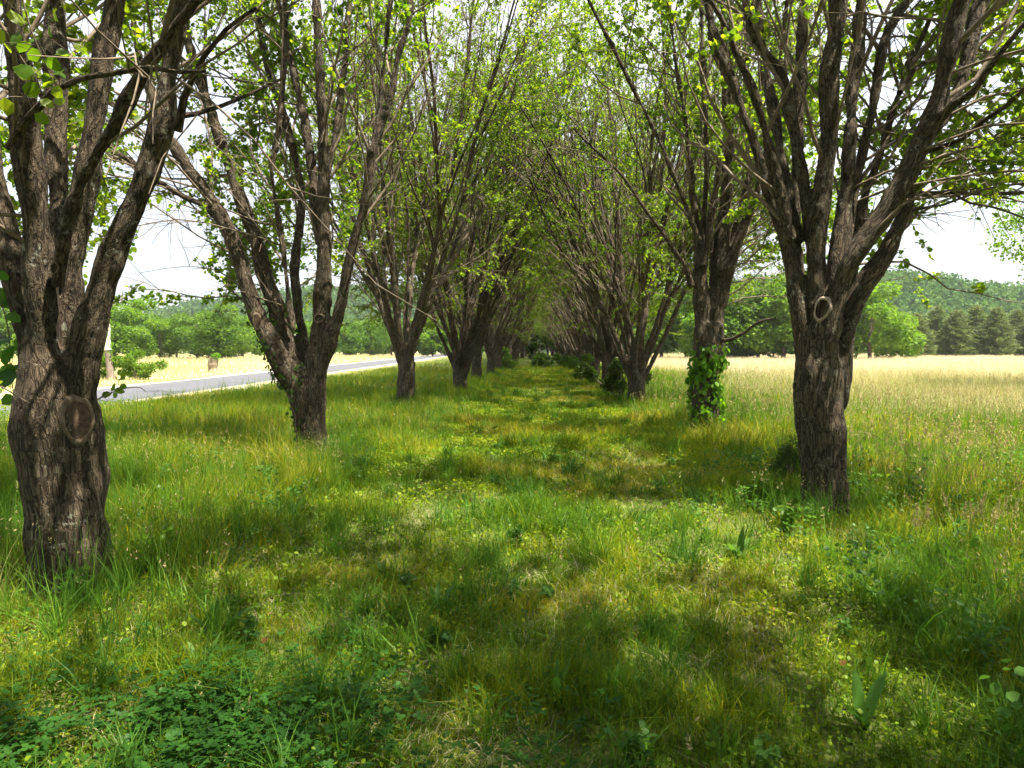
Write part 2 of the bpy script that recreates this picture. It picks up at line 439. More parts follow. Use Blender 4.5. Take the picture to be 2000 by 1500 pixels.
def finish_tree(root, limbs, rng, voxel, thr, lump, relief, leafn=1.0, side=0, barkmat='bark', leafsize=.068, outer=True, seed=0, l2dens=2.1, zmin=2.3, axis0=np.zeros(3), front=None):
    """limbs in local coords. side: -1 alley lies toward -x (right-row tree), +1 alley lies toward +x"""
    co, q, bk, no = remesh_tubes(limbs, voxel, thr, lump, seed, relief)
    wood = Soup(); wood.add(co, q, bark=bk)
    for L in limbs:
        if (L[:, 3] < thr * 1.15).any():
            k = max(np.argmax(L[:, 3] < thr * 1.15) - 3, 0)
            A = L[k:]
            if len(A) > 2: tubes(wood, A[None, :, :3], A[None, :, 3], 7)
    trunk = link('trunk', wood.mesh('trunk', M[barkmat]), root)
    # secondary branches
    st = []; dr = []; ln = []; r0 = []; low = []
    for L in limbs:
        seg = np.diff(L[:, :3], axis=0); d = np.linalg.norm(seg, axis=1); cum = np.concatenate([[0], np.cumsum(d)])
        if cum[-1] < 1.5: continue
        n = int(cum[-1] * l2dens)
        for s in rng.random(n) ** .85 * cum[-1]:
            i = min(np.searchsorted(cum, s) - 1, len(seg) - 1); i = max(i, 0)
            p = L[i, :3] + seg[i] * ((s - cum[i]) / max(d[i], 1e-6)); rr = L[i, 3]
            if p[2] < zmin or rr > .15: continue
            t = nrm(seg[i])
            outv = p - axis0; outv = np.array([outv[0], outv[1], 0]); ol = np.linalg.norm(outv)
            outv = outv / max(ol, .01)
            w = rng.normal(size=3); w[:2] += outv[:2] * .9
            w = w - t * (w @ t); w = w / np.linalg.norm(w)
            a = R(rng.uniform(20, 48))
            frac = s / cum[-1]
            st.append(p); dr.append(t * math.cos(a) + w * math.sin(a)); ln.append(rng.uniform(1.2, 3.2) * (1.15 - .5 * frac)); r0.append(min(rr * .5, rng.uniform(.012, .028)))
    st = np.array(st); dr = np.array(dr); ln = np.array(ln); r0 = np.array(r0)
    if relief > 0: ln = np.minimum(ln, 2.5)
    P2 = grow(st, dr, ln, 7, np.array([0, 0, .10]), .14 if relief > 0 else .10, rng)
    tw = Soup()
    tubes(tw, P2, r0[:, None] * np.linspace(1, .3, 7)[None], 5)
    allP = [P2]
    # low outer branches
    if outer:
        s2 = []; d2 = []; l2 = []
        for L in limbs:
            for i in range(0, len(L) - 1):
                p = L[i, :3]
                if 2.2 < p[2] < 5.8 and rng.random() < ((.5 if side > 0 else .26) if relief > 0 else .2):
                    ov = p - axis0
                    if side and np.sign(ov[0]) == side and rng.random() < .93: continue
                    a = math.atan2(ov[1], ov[0]) + rng.normal() * .5
                    s2.append(p); d2.append([math.cos(a), math.sin(a), rng.uniform(.1, .7)]); l2.append(rng.uniform(2.0, 4.0))
        if s2:
            P3 = grow(np.array(s2), np.array(d2), np.array(l2), 9, np.array([0, 0, -.03]), .19, rng)
            ex = P3[:, -1, 0] + root.location.x; ok_ = (P3[:, :, 2].min(1) > 2.15) & ((relief == 0) | (np.abs(ex) > 2.6))
            P3 = P3[ok_]
            tubes(tw, P3, np.linspace(.015, .004, 9)[None].repeat(len(P3), 0), 5)
            # treat halves as more L2
            low = P3
    sources = [(P2, 8, .9)]
    if len(low): sources.append((np.asarray(low), 20, 1.0))
    lf = Soup()
    for PP, ntw, span in sources:
        B, N, _ = PP.shape
        k = ntw
        u = rng.random((B, k)) ** .7 * (N - 1.001); i = u.astype(int); f = u - i
        bi = np.arange(B)[:, None].repeat(k, 1)
        p = PP[bi, i] * (1 - f[..., None]) + PP[bi, i + 1] * f[..., None]
        t = nrm(PP[bi, i + 1] - PP[bi, i])
        p = p.reshape(-1, 3); t = t.reshape(-1, 3)
        w = rng.normal(size=p.shape); dd = nrm(t * .75 + nrm(w) * .75)
        lt = rng.uniform(.25, .85, len(p))
        TP = grow(p, dd, lt, 4, np.array([0, 0, -.03]), .14, rng)
        if relief > 0: TP = TP[TP[:, :, 2].min(1) > 2.3]
        tubes(tw, TP, np.linspace(.0062, .0024, 4)[None].repeat(len(TP), 0), 3)
        # leaf probability
        mid = TP[:, 2]
        rel = mid - axis0
        rad = np.hypot(rel[:, 0], rel[:, 1])
        prob = np.clip((rad - .9) / 2.0, .10, 1)
        prob = np.maximum(prob, np.clip((mid[:, 2] - 4.8) / 3, 0, 1.0))
        if side:
            inner = np.sign(rel[:, 0]) == side
            prob = np.where(inner, prob * np.where(mid[:, 2] < 5.5, .3, .8), prob)
        clump = vn3(mid, 1.5, seed + 7) * .7 + vn3(mid, .5, seed + 8) * .3
        prob = prob * np.clip((clump - .38) * 8.0, .03, 2.5)
        k2 = int(19 * leafn)
        keep = rng.random(len(TP)) < np.clip(prob * 1.2, 0, 1)
        if relief > 0: keep &= ~((np.abs(mid[:, 0] + root.location.x) < 2.0) & (mid[:, 2] < 3.9))
        K = TP[keep]
        if len(K) == 0: continue
        u = rng.random((len(K), k2)) * 3; u = 3 - (3 - u) * rng.random((len(K), k2)) ** .2; u = np.clip(u, 0, 2.999)
        i = u.astype(int); f = u - i; bi = np.arange(len(K))[:, None].repeat(k2, 1)
        lp = K[bi, i] * (1 - f[..., None]) + K[bi, i + 1] * f[..., None]
        lp = lp.reshape(-1, 3) + rng.normal(size=(lp.shape[0] * k2, 3)) * .018
        leaves(lf, lp, leafsize * rng.uniform(.6, 1.25, len(lp)), rng)
    link('branches', tw.mesh('branches', M['twig']), root)
    link('crown', lf.mesh('crown', M['leaf']), root)
    return trunk, lf.n // 6


def extend(L, rng, H, step=.35, up=.05):
    """continue a limb (N,4) up to height H"""
    p = L[-1, :3].copy(); d = nrm(L[-1, :3] - L[-3, :3]); r = L[-1, 3]
    n = int(max(0, (H - p[2])) / step)
    out = [L]
    for i in range(n):
        d = nrm(d + UP * up + rng.normal(size=3) * .07)
        p = p + d * step
        out.append(np.array([[*p, max(.006, r * (1 - (i + 1) / n))]]))
    return np.concatenate(out)


def traced(root_xy, Yb, spec, rng, H=12.5, kw=.88):
    """spec entries: (dy0, dy1, [(px,py,w)...], extend?)"""
    limbs = []
    for dy0, dy1, pts, ext in spec:
        n = len(pts); arr = []
        for k, (px, py, w) in enumerate(pts):
            Yk = Yb + dy0 + (dy1 - dy0) * k / (n - 1)
            p = pt(px, py, Yk)
            arr.append([*p, w / 2 * Yk / F * (kw if limbs else .95)])
        L = catmull(arr, .16)
        L[:, 0] -= root_xy[0]; L[:, 1] -= root_xy[1]
        L[:, :3] += (np.stack([vn3(L[:, :3], .5, 40 + len(limbs)), vn3(L[:, :3], .5, 60), vn3(L[:, :3], .5, 80)], 1) - .5) * .03
        if ext: L = extend(L, rng, H * rng.uniform(.85, 1.1))
        limbs.append(L)
    return limbs


def scar(root, bvh, offset, px, py, w, h, tilt=0, hollow=False, name='pruning_scar'):
    o = Vector(CAM) - Vector((*offset, 0)); d = Vector(ray(px, py))
    loc, no, idx, dist = bvh.ray_cast(o, d)
    if loc is None: return
    nn = (no * .5 - d * .5).normalized()
    up = Vector((math.sin(tilt), 0, math.cos(tilt))); up = (up - nn * up.dot(nn)).normalized(); si = up.cross(nn).normalized()
    sc = dist / F
    loc = loc + nn * (.03 if abs(px - 1608) < 3 else .012)
    a, b = w / 2 * sc, h / 2 * sc
    def ring(prof, mat, nm, par):
        so = Soup(); n = 28; V = []
        for (rr, z) in prof:
            for k in range(n):
                t = k / n * 2 * math.pi
                wv = 1 + .07 * math.sin(2 * t + px) + .05 * math.sin(3 * t + 1) + .03 * math.sin(7 * t + py)
                z_ = z * (.35 + .9 * max(0, -math.sin(t + .5)) ** .7 + .25 * math.sin(5 * t + px) ** 2) if z > 0 else z
                p = loc + si * (math.cos(t) * a * rr * wv) + up * (math.sin(t) * b * rr * wv) + nn * z_
                V.append(p)
        m = len(prof); q = []
        for i in range(m - 1):
            for k in range(n):
                q.append([i * n + k, i * n + (k + 1) % n, (i + 1) * n + (k + 1) % n, (i + 1) * n + k])
        V = np.array(V)
        so.add(V, q, bark=V)
        return link(nm, so.mesh(nm, mat), par)
    e = min(a, b)
    s_ = ring([(1.30, -.03), (1.18, -e * .02), (1.07, e * .05), (.98, e * .07), (.93, e * .03), (.90, -e * .05)], M['pale_lip' if abs(px - 1608) < 3 else 'scarlip'], name, root)
    ring([(.92, -e * .01 if not hollow else -e * .5), (.5, -e * .02 if not hollow else -e * .7), (.02, 0 if not hollow else -e * .8)], M['scarwood'], 'heartwood', s_)


GROUP = 'pear trees lining the grassy avenue'


def bvh_of(o):
    me = o.data
    nv = len(me.vertices); co = np.empty(nv * 3, np.float32); me.vertices.foreach_get('co', co)
    return BVHTree.FromPolygons([tuple(x) for x in co.reshape(-1, 3)], [tuple(p.vertices) for p in me.polygons])


# --- the four nearest trees follow the limbs of the photograph
L1 = [
 (0, 0, [(133, 1220, 215), (133, 1165, 186), (134, 1090, 166), (132, 983, 160), (124, 900, 166), (119, 850, 170), (113, 800, 160), (105, 750, 132), (95, 700, 105), (88, 650, 80), (82, 600, 50)], 0),
 (0, -.25, [(92, 760, 88), (85, 690, 88), (86, 620, 80), (76, 540, 70), (66, 420, 62), (50, 300, 58), (42, 180, 54), (30, 60, 48), (20, -60, 42)], 1),
 (.05, .4, [(75, 740, 80), (62, 660, 70), (45, 580, 62), (18, 480, 56), (-8, 380, 52), (-30, 250, 48), (-40, 120, 42), (-40, 0, 38)], 1),
 (.1, .9, [(130, 700, 48), (122, 600, 48), (116, 500, 48), (112, 400, 46), (109, 280, 48), (110, 150, 46), (108, 0, 44), (106, -60, 42)], 1),
 (.05, .25, [(138, 740, 56), (138, 640, 52), (146, 520, 50), (160, 400, 51), (178, 280, 53), (196, 170, 51), (214, 80, 53), (229, 0, 53), (238, -60, 48)], 1),
 (-.12, -.6, [(118, 560, 36), (126, 470, 36), (143, 400, 36), (175, 325, 35), (225, 245, 33), (262, 175, 29), (296, 125, 27), (345, 55, 25), (395, -5, 20), (440, -70, 18)], 1),
 (0, -.1, [(142, 830, 90), (150, 770, 90), (156, 710, 82), (172, 650, 72), (195, 570, 68), (225, 480, 64), (262, 400, 60), (290, 320, 60), (318, 240, 54), (330, 160, 48), (343, 80, 44), (358, 0, 40), (368, -60, 36)], 1),
 (-.2, -.9, [(15, 285, 22), (40, 245, 20), (72, 216, 18), (104, 180, 17), (152, 156, 14), (224, 148, 13), (296, 136, 13), (352, 144, 11), (398, 142, 7)], 0),
 (-.1, -.5, [(350, 255, 22), (362, 190, 18), (378, 150, 14), (398, 110, 12), (440, 60, 10), (500, 20, 8)], 0),
 (.1, .6, [(335, 230, 18), (380, 225, 12), (430, 210, 10), (500, 180, 8), (560, 150, 6)], 0),
]
L2 = [
 (0, 0, [(606, 960, 84), (607, 905, 72), (609, 870, 66), (606, 820, 64), (603, 790, 70), (600, 760, 76), (598, 735, 62), (598, 715, 34)], 0),
 (0, -.2, [(592, 770, 56), (572, 740, 56), (548, 700, 50), (530, 668, 46), (505, 625, 38), (477, 540, 36), (458, 480, 33), (432, 425, 32), (400, 370, 26), (370, 330, 24), (345, 290, 22), (300, 200, 20), (270, 100, 17), (255, 0, 15)], 1),
 (.1, .5, [(585, 750, 46), (568, 690, 46), (540, 600, 38), (518, 545, 34), (505, 490, 32), (490, 440, 32), (468, 380, 29), (440, 300, 25), (415, 230, 22), (390, 160, 20), (370, 80, 18), (350, 0, 15)], 1),
 (-.1, -.5, [(424, 420, 20), (400, 402, 18), (360, 385, 16), (310, 355, 14), (250, 310, 12), (200, 290, 8)], 0),
 (-.1, .3, [(574, 650, 16), (566, 600, 14), (560, 540, 13), (552, 480, 12), (540, 400, 12), (530, 330, 12), (545, 250, 11), (555, 150, 11), (556, 50, 10)], 1),
 (0, 0, [(612, 800, 56), (614, 760, 54), (619, 700, 50), (626, 650, 45), (630, 600, 43), (632, 540, 37), (633, 467, 31), (633, 367, 29), (632, 300, 27), (630, 230, 26), (625, 160, 24), (622, 80, 22), (618, 0, 20)], 1),
 (.15, .6, [(626, 480, 22), (615, 400, 22), (610, 330, 21), (600, 260, 20), (585, 190, 18), (570, 130, 16), (555, 60, 14), (540, -10, 12)], 1),
 (.1, 1.2, [(628, 420, 18), (640, 340, 16), (660, 240, 14), (672, 140, 13), (680, 40, 11)], 1),
 (-.05, -.3, [(622, 730, 34), (640, 680, 32), (655, 630, 28), (668, 590, 25), (677, 545, 24), (685, 510, 23), (694, 467, 23), (713, 400, 20), (723, 333, 20), (728, 293, 21), (750, 233, 16), (767, 167, 16), (778, 100, 15), (797, 50, 13), (802, -10, 12)], 1),
 (-.25, -.1, [(727, 300, 18), (741, 233, 14), (744, 167, 13), (753, 100, 12), (763, 0, 11)], 1),
 (.1, 1.0, [(598, 760, 30), (590, 640, 24), (575, 520, 20), (590, 380, 18), (560, 250, 16), (520, 120, 14), (500, 0, 12)], 1),
]
R1 = [
 (0, 0, [(1614, 1060, 132), (1612, 1005, 108), (1610, 950, 94), (1607, 900, 92), (1605, 850, 96), (1598, 800, 98), (1595, 770, 100), (1598, 730, 98), (1598, 690, 80), (1600, 650, 56), (1602, 610, 30)], 0),
 (0, .3, [(1580, 750, 60), (1572, 690, 52), (1562, 620, 45), (1553, 560, 43), (1545, 510, 43), (1523, 422, 40), (1500, 360, 31), (1471, 275, 28), (1449, 220, 26), (1431, 165, 25), (1401, 92, 22), (1387, 37, 18), (1374, -20, 16)], 1),
 (-.05, -.3, [(1545, 470, 30), (1524, 380, 28), (1508, 312, 26), (1489, 238, 25), (1471, 176, 22), (1455, 140, 18), (1438, 110, 16), (1420, 66, 14), (1394, 18, 12)], 1),
 (0, .5, [(1590, 600, 40), (1588, 500, 32), (1578, 410, 28), (1566, 330, 27), (1550, 257, 27), (1541, 202, 25), (1533, 154, 22), (1515, 121, 22), (1489, 95, 20), (1467, 55, 18), (1456, 0, 15), (1450, -50, 13)], 1),
 (.15, 1.1, [(1560, 470, 28), (1540, 380, 26), (1523, 290, 26), (1513, 220, 24), (1500, 160, 20), (1490, 90, 18), (1480, 0, 16)], 1),
 (.2, .9, [(1565, 600, 34), (1556, 500, 28), (1552, 400, 26), (1557, 300, 24), (1560, 200, 24), (1566, 100, 23), (1573, 0, 21), (1577, -40, 20)], 1),
 (0, 0, [(1605, 750, 66), (1602, 690, 58), (1603, 620, 52), (1600, 560, 50), (1595, 513, 48), (1597, 440, 44), (1612, 340, 42), (1618, 257, 42), (1621, 147, 42), (1632, 73, 40), (1639, 0, 38), (1645, -60, 34)], 1),
 (.2, .8, [(1622, 640, 36), (1634, 500, 30), (1649, 403, 29), (1657, 293, 29), (1664, 220, 31), (1669, 147, 31), (1676, 73, 28), (1684, 0, 27), (1692, -50, 25)], 1),
 (.15, 1.1, [(1628, 640, 34), (1645, 520, 30), (1664, 400, 26), (1684, 293, 25), (1702, 220, 24), (1718, 128, 25), (1736, 55, 22), (1772, 0, 18), (1792, -40, 16)], 1),
 (.25, 1.7, [(1640, 640, 34), (1664, 520, 30), (1690, 380, 24), (1720, 305, 21), (1742, 220, 18), (1757, 183, 16), (1775, 121, 15), (1801, 73, 12), (1823, 18, 10)], 1),
 (-.1, -.5, [(1608, 680, 46), (1622, 620, 46), (1634, 585, 44), (1650, 528, 44), (1683, 477, 47), (1724, 422, 48), (1757, 367, 48), (1788, 300, 48), (1813, 245, 50), (1836, 183, 46), (1852, 110, 40), (1869, 37, 38), (1882, -5, 37), (1895, -50, 35)], 1),
 (-.38, -.1, [(1808, 262, 36), (1840, 232, 32), (1863, 200, 30), (1882, 147, 29), (1896, 92, 28), (1911, 18, 27), (1922, -50, 25)], 1),
 (-.45, -1.2, [(1838, 228, 24), (1863, 203, 18), (1900, 180, 17), (1922, 147, 15), (1955, 103, 13), (1995, 55, 11), (2045, 5, 9)], 0),
 (0, .25, [(1628, 790, 54), (1640, 735, 54), (1645, 690, 46), (1653, 630, 45), (1680, 572, 45), (1708, 532, 48), (1732, 495, 42), (1757, 440, 31), (1775, 385, 27), (1788, 340, 22), (1806, 290, 16), (1825, 200, 13), (1850, 100, 10)], 1),
 (.2, .9, [(1778, 380, 14), (1820, 380, 12), (1863, 377, 10), (1930, 378, 9), (2000, 375, 9), (2060, 372, 8)], 0),
 (.4, .9, [(1860, 378, 7), (1895, 396, 6), (1930, 402, 5), (1965, 412, 5), (2000, 426, 4)], 0),
 (0, -.8, [(1795, 300, 16), (1825, 290, 11), (1882, 271, 11), (1922, 238, 11), (1966, 209, 10), (2000, 176, 10), (2050, 130, 8)], 0),
 (.2, 1.1, [(1755, 180, 14), (1783, 138, 12), (1819, 116, 11), (1845, 110, 10), (1900, 106, 10), (1955, 110, 9), (2000, 125, 9), (2050, 135, 7)], 0),
]
R2 = [
 (0, 0, [(1378, 910, 74), (1378, 860, 64), (1379, 800, 56), (1379, 740, 54), (1381, 700, 56), (1383, 660, 60), (1385, 630, 58)], 0),
 (0, .1, [(1371, 720, 34), (1371, 650, 33), (1371, 600, 34), (1368, 550, 34), (1366, 500, 28), (1360, 440, 18), (1352, 380, 15), (1349, 320, 12), (1340, 250, 11), (1325, 150, 10), (1310, 50, 9), (1300, -40, 8)], 1),
 (.1, .6, [(1370, 520, 24), (1374, 440, 17), (1378, 380, 15), (1380, 300, 13), (1376, 200, 12), (1372, 100, 11), (1370, 0, 10)], 1),
 (-.1, -.5, [(1374, 520, 22), (1386, 440, 17), (1397, 380, 15), (1406, 320, 14), (1420, 250, 13), (1428, 150, 12), (1425, 50, 10), (1422, -20, 9)], 1),
 (-.1, -.6, [(1352, 560, 16), (1342, 525, 12), (1314, 485, 11), (1292, 450, 9), (1262, 410, 8), (1215, 345, 7), (1170, 300, 6), (1120, 250, 5)], 0),
 (0, .2, [(1398, 720, 32), (1399, 650, 34), (1400, 600, 34), (1404, 540, 34), (1411, 470, 34), (1416, 420, 28), (1420, 350, 26), (1424, 280, 23), (1419, 200, 20), (1416, 120, 18), (1412, 40, 16), (1410, -40, 14)], 1),
 (0, -.4, [(1408, 600, 26), (1420, 540, 26), (1436, 490, 25), (1460, 425, 20), (1476, 385, 18), (1487, 340, 15), (1500, 270, 13), (1515, 180, 12), (1530, 80, 10)], 1),
 (.2, .9, [(1415, 520, 20), (1436, 450, 17), (1452, 395, 15), (1465, 330, 13), (1478, 240, 12), (1490, 140, 11), (1500, 30, 9)], 1),
 (.2, 1.2, [(1395, 560, 22), (1400, 450, 18), (1440, 330, 15), (1455, 200, 13), (1460, 60, 11)], 1),
 (-.2, -.9, [(1366, 470, 14), (1330, 380, 11), (1290, 280, 10), (1240, 180, 9), (1190, 80, 8), (1150, 0, 7)], 1),
 (-.2, -.7, [(1414, 665, 10), (1430, 662, 8), (1455, 648, 7), (1482, 628, 6), (1512, 621, 4)], 0),
]


def build_traced(name_label, base_px, base_py, spec, seed, side, voxel, thr, lump, relief, leafn, l2=2.1):
    rng = np.random.default_rng(seed)
    g = gnd(base_px, base_py)
    root = empty('pear_tree', (g[0], g[1], 0))
    tag(root, name_label, 'tree', GROUP)
    limbs = traced((g[0], g[1]), g[1], spec, rng, kw=.82 if abs(side) and g[1] < 9 else .88)
    trunk, nl = finish_tree(root, limbs, rng, voxel, thr, lump, relief, leafn, side, seed=seed, l2dens=l2, zmin=2.9)
    return root, trunk, g


tL1 = build_traced('thick gnarled pear tree at the left edge, big oval pruning scar on its trunk', 133, 1165, L1, 11, 1, .017, .03, .05, .013, 1.6)
tL2 = build_traced('pear tree forking low into a V, small-leaved ivy on its left stem', 607, 905, L2, 12, 1, .026, .03, .05, .012, 1.6)
tR1 = build_traced('large pear tree at right with a pale ring-shaped knot and many fanning limbs', 1612, 1005, R1, 13, -1, .021, .03, .045, .013, 1.6)
tR2 = build_traced('pear tree whose trunk is wrapped in bright green vine leaves', 1379, 860, R2, 14, -1, .03, .03, .05, .012, 1.6)
print('traced', time.time() - T0)

b1 = bvh_of(tL1[1]); o1 = (tL1[2][0], tL1[2][1])
scar(tL1[0], b1, o1, 151, 820, 42, 68, -.22)
scar(tL1[0], b1, o1, 29, 563, 9, 26, 0)
scar(tL1[0], b1, o1, 107, 523, 10, 16, 0, True)
b2 = bvh_of(tL2[1]); o2 = (tL2[2][0], tL2[2][1])
scar(tL2[0], b2, o2, 502, 628, 13, 26, -.15)
scar(tL2[0], b2, o2, 623, 622, 15, 16, 0, True)
b3 = bvh_of(tR1[1]); o3 = (tR1[2][0], tR1[2][1])
scar(tR1[0], b3, o3, 1608, 604, 27, 36, .1, True)
scar(tR1[0], b3, o3, 1554, 754, 8, 16, 0, True)


# --- procedural vase-shaped pear trees
def proc_limbs(rng, trunk_h, n, H, lean=0.0, r=.27, spread=1.0):
    limbs = []
    zt = np.arange(-.15, trunk_h + .25, .15)
    x = lean * np.clip(zt, 0, 9) * .1
    rad = r * (1 + .35 * np.exp(-np.clip(zt, 0, 9) / .16)) * (1 - .05 * np.clip(zt, 0, 9))
    rad[-2:] *= .8
    limbs.append(np.stack([x, x * .4, zt, rad], 1))
    for k in range(n):
        az = k * 2.399 + rng.normal() * .3
        ring_ = k / n
        inc = R(3 + 19 * ring_ ** 1.2 + rng.normal() * 2.5) * spread
        z0 = trunk_h * (1.0 - .42 * ring_) + rng.normal() * .06
        d = np.array([math.sin(inc) * math.cos(az), math.sin(inc) * math.sin(az), math.cos(inc)])
        rr = rng.uniform(.066, .115) * (1 - .15 * ring_)
        p = np.array([d[0] * .15 - d[0] * .2, d[1] * .15 - d[1] * .2, z0 - .35])
        L = rng.uniform(.85, 1.08) * H
        n_ = int(L / .3); pts = [[*p, rr * 1.1]]
        kink = rng.integers(4, n_ - 6); 
        for i in range(n_):
            if i == kink: d = nrm(d + rng.normal(size=3) * .16)
            f = i / n_
            d = nrm(d + UP * .012 * (1 if f < .5 else -.4) + rng.normal(size=3) * .035)
            if f < .12: d = nrm(d + np.array([math.cos(az), math.sin(az), 0]) * .04)
            p = p + d * .3
            pts.append([*p, max(.007, rr * (1 - f) ** .85)])
        A = np.array(pts)
        limbs.append(A)
        # forks
        for q_ in range(4):
            i = rng.integers(int(n_ * .18), int(n_ * .6)); w = rng.normal(size=3); w[2] = 0
            w[:2] += np.array([math.cos(az), math.sin(az)]) * .5
            dd = nrm(nrm(A[i + 1, :3] - A[i, :3]) + nrm(w) * rng.uniform(.2, .45)); pp = A[i, :3].copy(); r_ = A[i, 3] * rng.uniform(.4, .7)
            m = int((n_ - i) * rng.uniform(.8, 1.0)); sub = [[*pp, r_]]
            for j in range(m):
                dd = nrm(dd + UP * .03 + rng.normal(size=3) * .045); pp = pp + dd * .3
                sub.append([*pp, max(.006, r_ * (1 - (j + 1) / m) ** .8)])
            limbs.append(np.array(sub))
    return limbs


VAR = []
specs = [(1.35, 12, 12.4, .6, .26, .92), (1.0, 14, 12.8, -.4, .28, 1.0), (1.6, 12, 12.2, .2, .25, .85), (1.2, 15, 12.6, 0, .28, .98), (.9, 14, 12.5, -.2, .27, 1.02)]
for vi, sp_ in enumerate(specs):
    rng = np.random.default_rng(100 + vi)
    root = empty('pear_tree'); tag(root, 'x', 'tree', GROUP)
    limbs = proc_limbs(rng, sp_[0], sp_[1], sp_[2], sp_[3], sp_[4], sp_[5])
    t, nl = finish_tree(root, limbs, rng, .035, .035, .05, 0, 1.45, 1, 'bark_far', .058, True, 200 + vi, 1.3, 2.3)
    VAR.append([root, False])
    print('variant', vi, nl, time.time() - T0)


def copy_tree(src):
    c = src.copy(); COL.objects.link(c)
    for ch in list(src.children):
        d = ch.copy(); COL.objects.link(d); d.parent = c
        for e in list(ch.children):
            f = e.copy(); COL.objects.link(f); f.parent = d
    return c


def place(vi, x, y, rz, label, sc=1.0):
    src, used = VAR[vi]
    o = copy_tree(src) if used else src
    VAR[vi][1] = True
    o.location = (x, y, float(gz(x, y)) - .03); o.rotation_euler = (0, 0, rz); o.scale = (sc, sc, sc)
    tag(o, label, 'tree', GROUP)
    return o


ORD = ['first', 'second', 'third', 'fourth', 'fifth', 'sixth', 'seventh', 'eighth', 'ninth', 'tenth', 'eleventh', 'twelfth', 'thirteenth', 'fourteenth', 'fifteenth', 'sixteenth', 'seventeenth', 'eighteenth', 'nineteenth', 'twentieth', 'twenty-first', 'twenty-second']
rg = random.Random(5)
Lpos = [(790, 797), (905, 770)]
p3 = gnd(790, 797); p4 = gnd(905, 770)
left = [(p3[0], p3[1]), (p4[0] - .1, p4[1])]; yy = p4[1] + 8.0
while yy < 165: left.append((-3.15 + rg.uniform(-.3, .3), yy)); yy += rg.uniform(7.2, 8.2)
q3 = gnd(1242, 788); q4 = gnd(1188, 757)
right = [(q3[0], q3[1]), (q4[0], q4[1])]; yy = q4[1] + 8.0
while yy < 165: right.append((2.95 + rg.uniform(-.3, .3), yy)); yy += rg.uniform(7.2, 8.2)
extra = {('left', 0): 'slender dark stems rising from one short trunk beyond the ivy-clad fork', ('left', 1): 'a low arm reaching left toward the field'}
for side, row in (('left', left), ('right', right)):
    for k, (x, y) in enumerate(row):
        lab = '%s trunk from the camera in the %s row of the avenue, vase-shaped pear tree' % (ORD[min(k + 2, 21)], side)
        if side == 'left' and k == 0: lab = 'third trunk in the left row, pear tree with slender dark limbs before the road'
        if side == 'right' and k == 0: lab = 'third trunk in the right row, pear tree with a dark cedar sapling at its foot'
        vi = [0, 1, 2, 0, 3, 4][k % 6] if side == 'left' else [4, 3, 1, 2, 4, 0][k % 6]
        place(vi, x, y, (0 if side == 'left' else math.pi) + rg.uniform(-.5, .5), lab, rg.uniform(.93, 1.08))
place(0, -.4, 176, .4, 'crown closing the left half of the far end of the avenue, pear tree')
place(3, 1.8, 171, 2.9, 'crown closing the right half of the far end of the avenue, pear tree')
# two trees of the same rows stand just behind the viewer and shade the foreground
place(3, -3.3, -2.4, -.9, 'pear tree of the left row standing just behind the viewpoint, shading the foreground')
place(1, 3.4, -.5, 3.5, 'pear tree of the right row standing just behind the viewpoint, shading the foreground')
place(3, 3.2, -6.2, 3.0, 'second pear tree behind the viewpoint in the right row')
print('avenue', time.time() - T0)

# ------------------------------------------------------------------ vines on trunks
def trunk_leaves(name, tr, zr, xr, n, size, mat, label, rng, wantx=None, off=.03):
    root, trunk, g = tr
    me = trunk.data; nv = len(me.vertices)
    co = np.empty(nv * 3, np.float32); me.vertices.foreach_get('co', co); co = co.reshape(-1, 3).astype(float)
    no = np.empty(nv * 3, np.float32); me.vertices.foreach_get('normal', no); no = no.reshape(-1, 3).astype(float)
    m = (co[:, 2] > zr[0]) & (co[:, 2] < zr[1])
    if wantx is not None: m &= wantx(co, no)
    idx = np.nonzero(m)[0]
    cl = vn3(co[idx], .22, 77)
    w = np.clip(cl - .3, 0, 1) * np.clip((zr[1] - co[idx, 2]) * 2.5, 0.05, 1)
    idx = rng.choice(idx, n, p=w / w.sum())
    p = co[idx] + no[idx] * rng.uniform(.01, off, n)[:, None] + rng.normal(size=(n, 3)) * .02
    s = Soup()
    ax = np.stack([rng.normal(size=n) * .5, rng.normal(size=n) * .4, np.full(n, -.8)], 1)
    axn = nrm(ax); nn = nrm(no[idx] + rng.normal(size=(n, 3)) * .45); sd = nrm(np.cross(nn, axn)); nn = np.cross(axn, sd)
    sz = size * rng.uniform(.35, 1.3, n)
    sh = LEAF[None] * sz[:, None, None]
    V = p[:, None] + axn[:, None] * sh[:, :, :1] + sd[:, None] * sh[:, :, 1:2] + nn[:, None] * sh[:, :, 2:3]
    q = (np.arange(n) * 6)[:, None, None] + LEAFQ[None]
    s.add(V.reshape(-1, 3), q.reshape(-1, 4), tint=np.repeat(rng.random(n), 6))
    rt = empty(name, (g[0], g[1], 0)); tag(rt, label, 'vine')
    link('leaves', s.mesh('leaves', M[mat]), rt)
    st = Soup()
    for k in range(6):
        i0 = rng.choice(idx); zz = np.linspace(zr[0], co[i0, 2], 9)
        near = []
        for z in zz:
            c = co[(np.abs(co[:, 2] - z) < .06)]
            if wantx is not None and len(c) == 0: continue
            a = co[i0]; j = np.argmin(np.hypot(c[:, 0] - a[0] * (.6 + .4 * z / max(a[2], .1)), c[:, 1] - a[1])); near.append(c[j])
        if len(near) > 3: tubes(st, np.array(near)[None], np.full((1, len(near)), .008), 5)
    if st.n: link('stem', st.mesh('stem', M['twig']), rt)


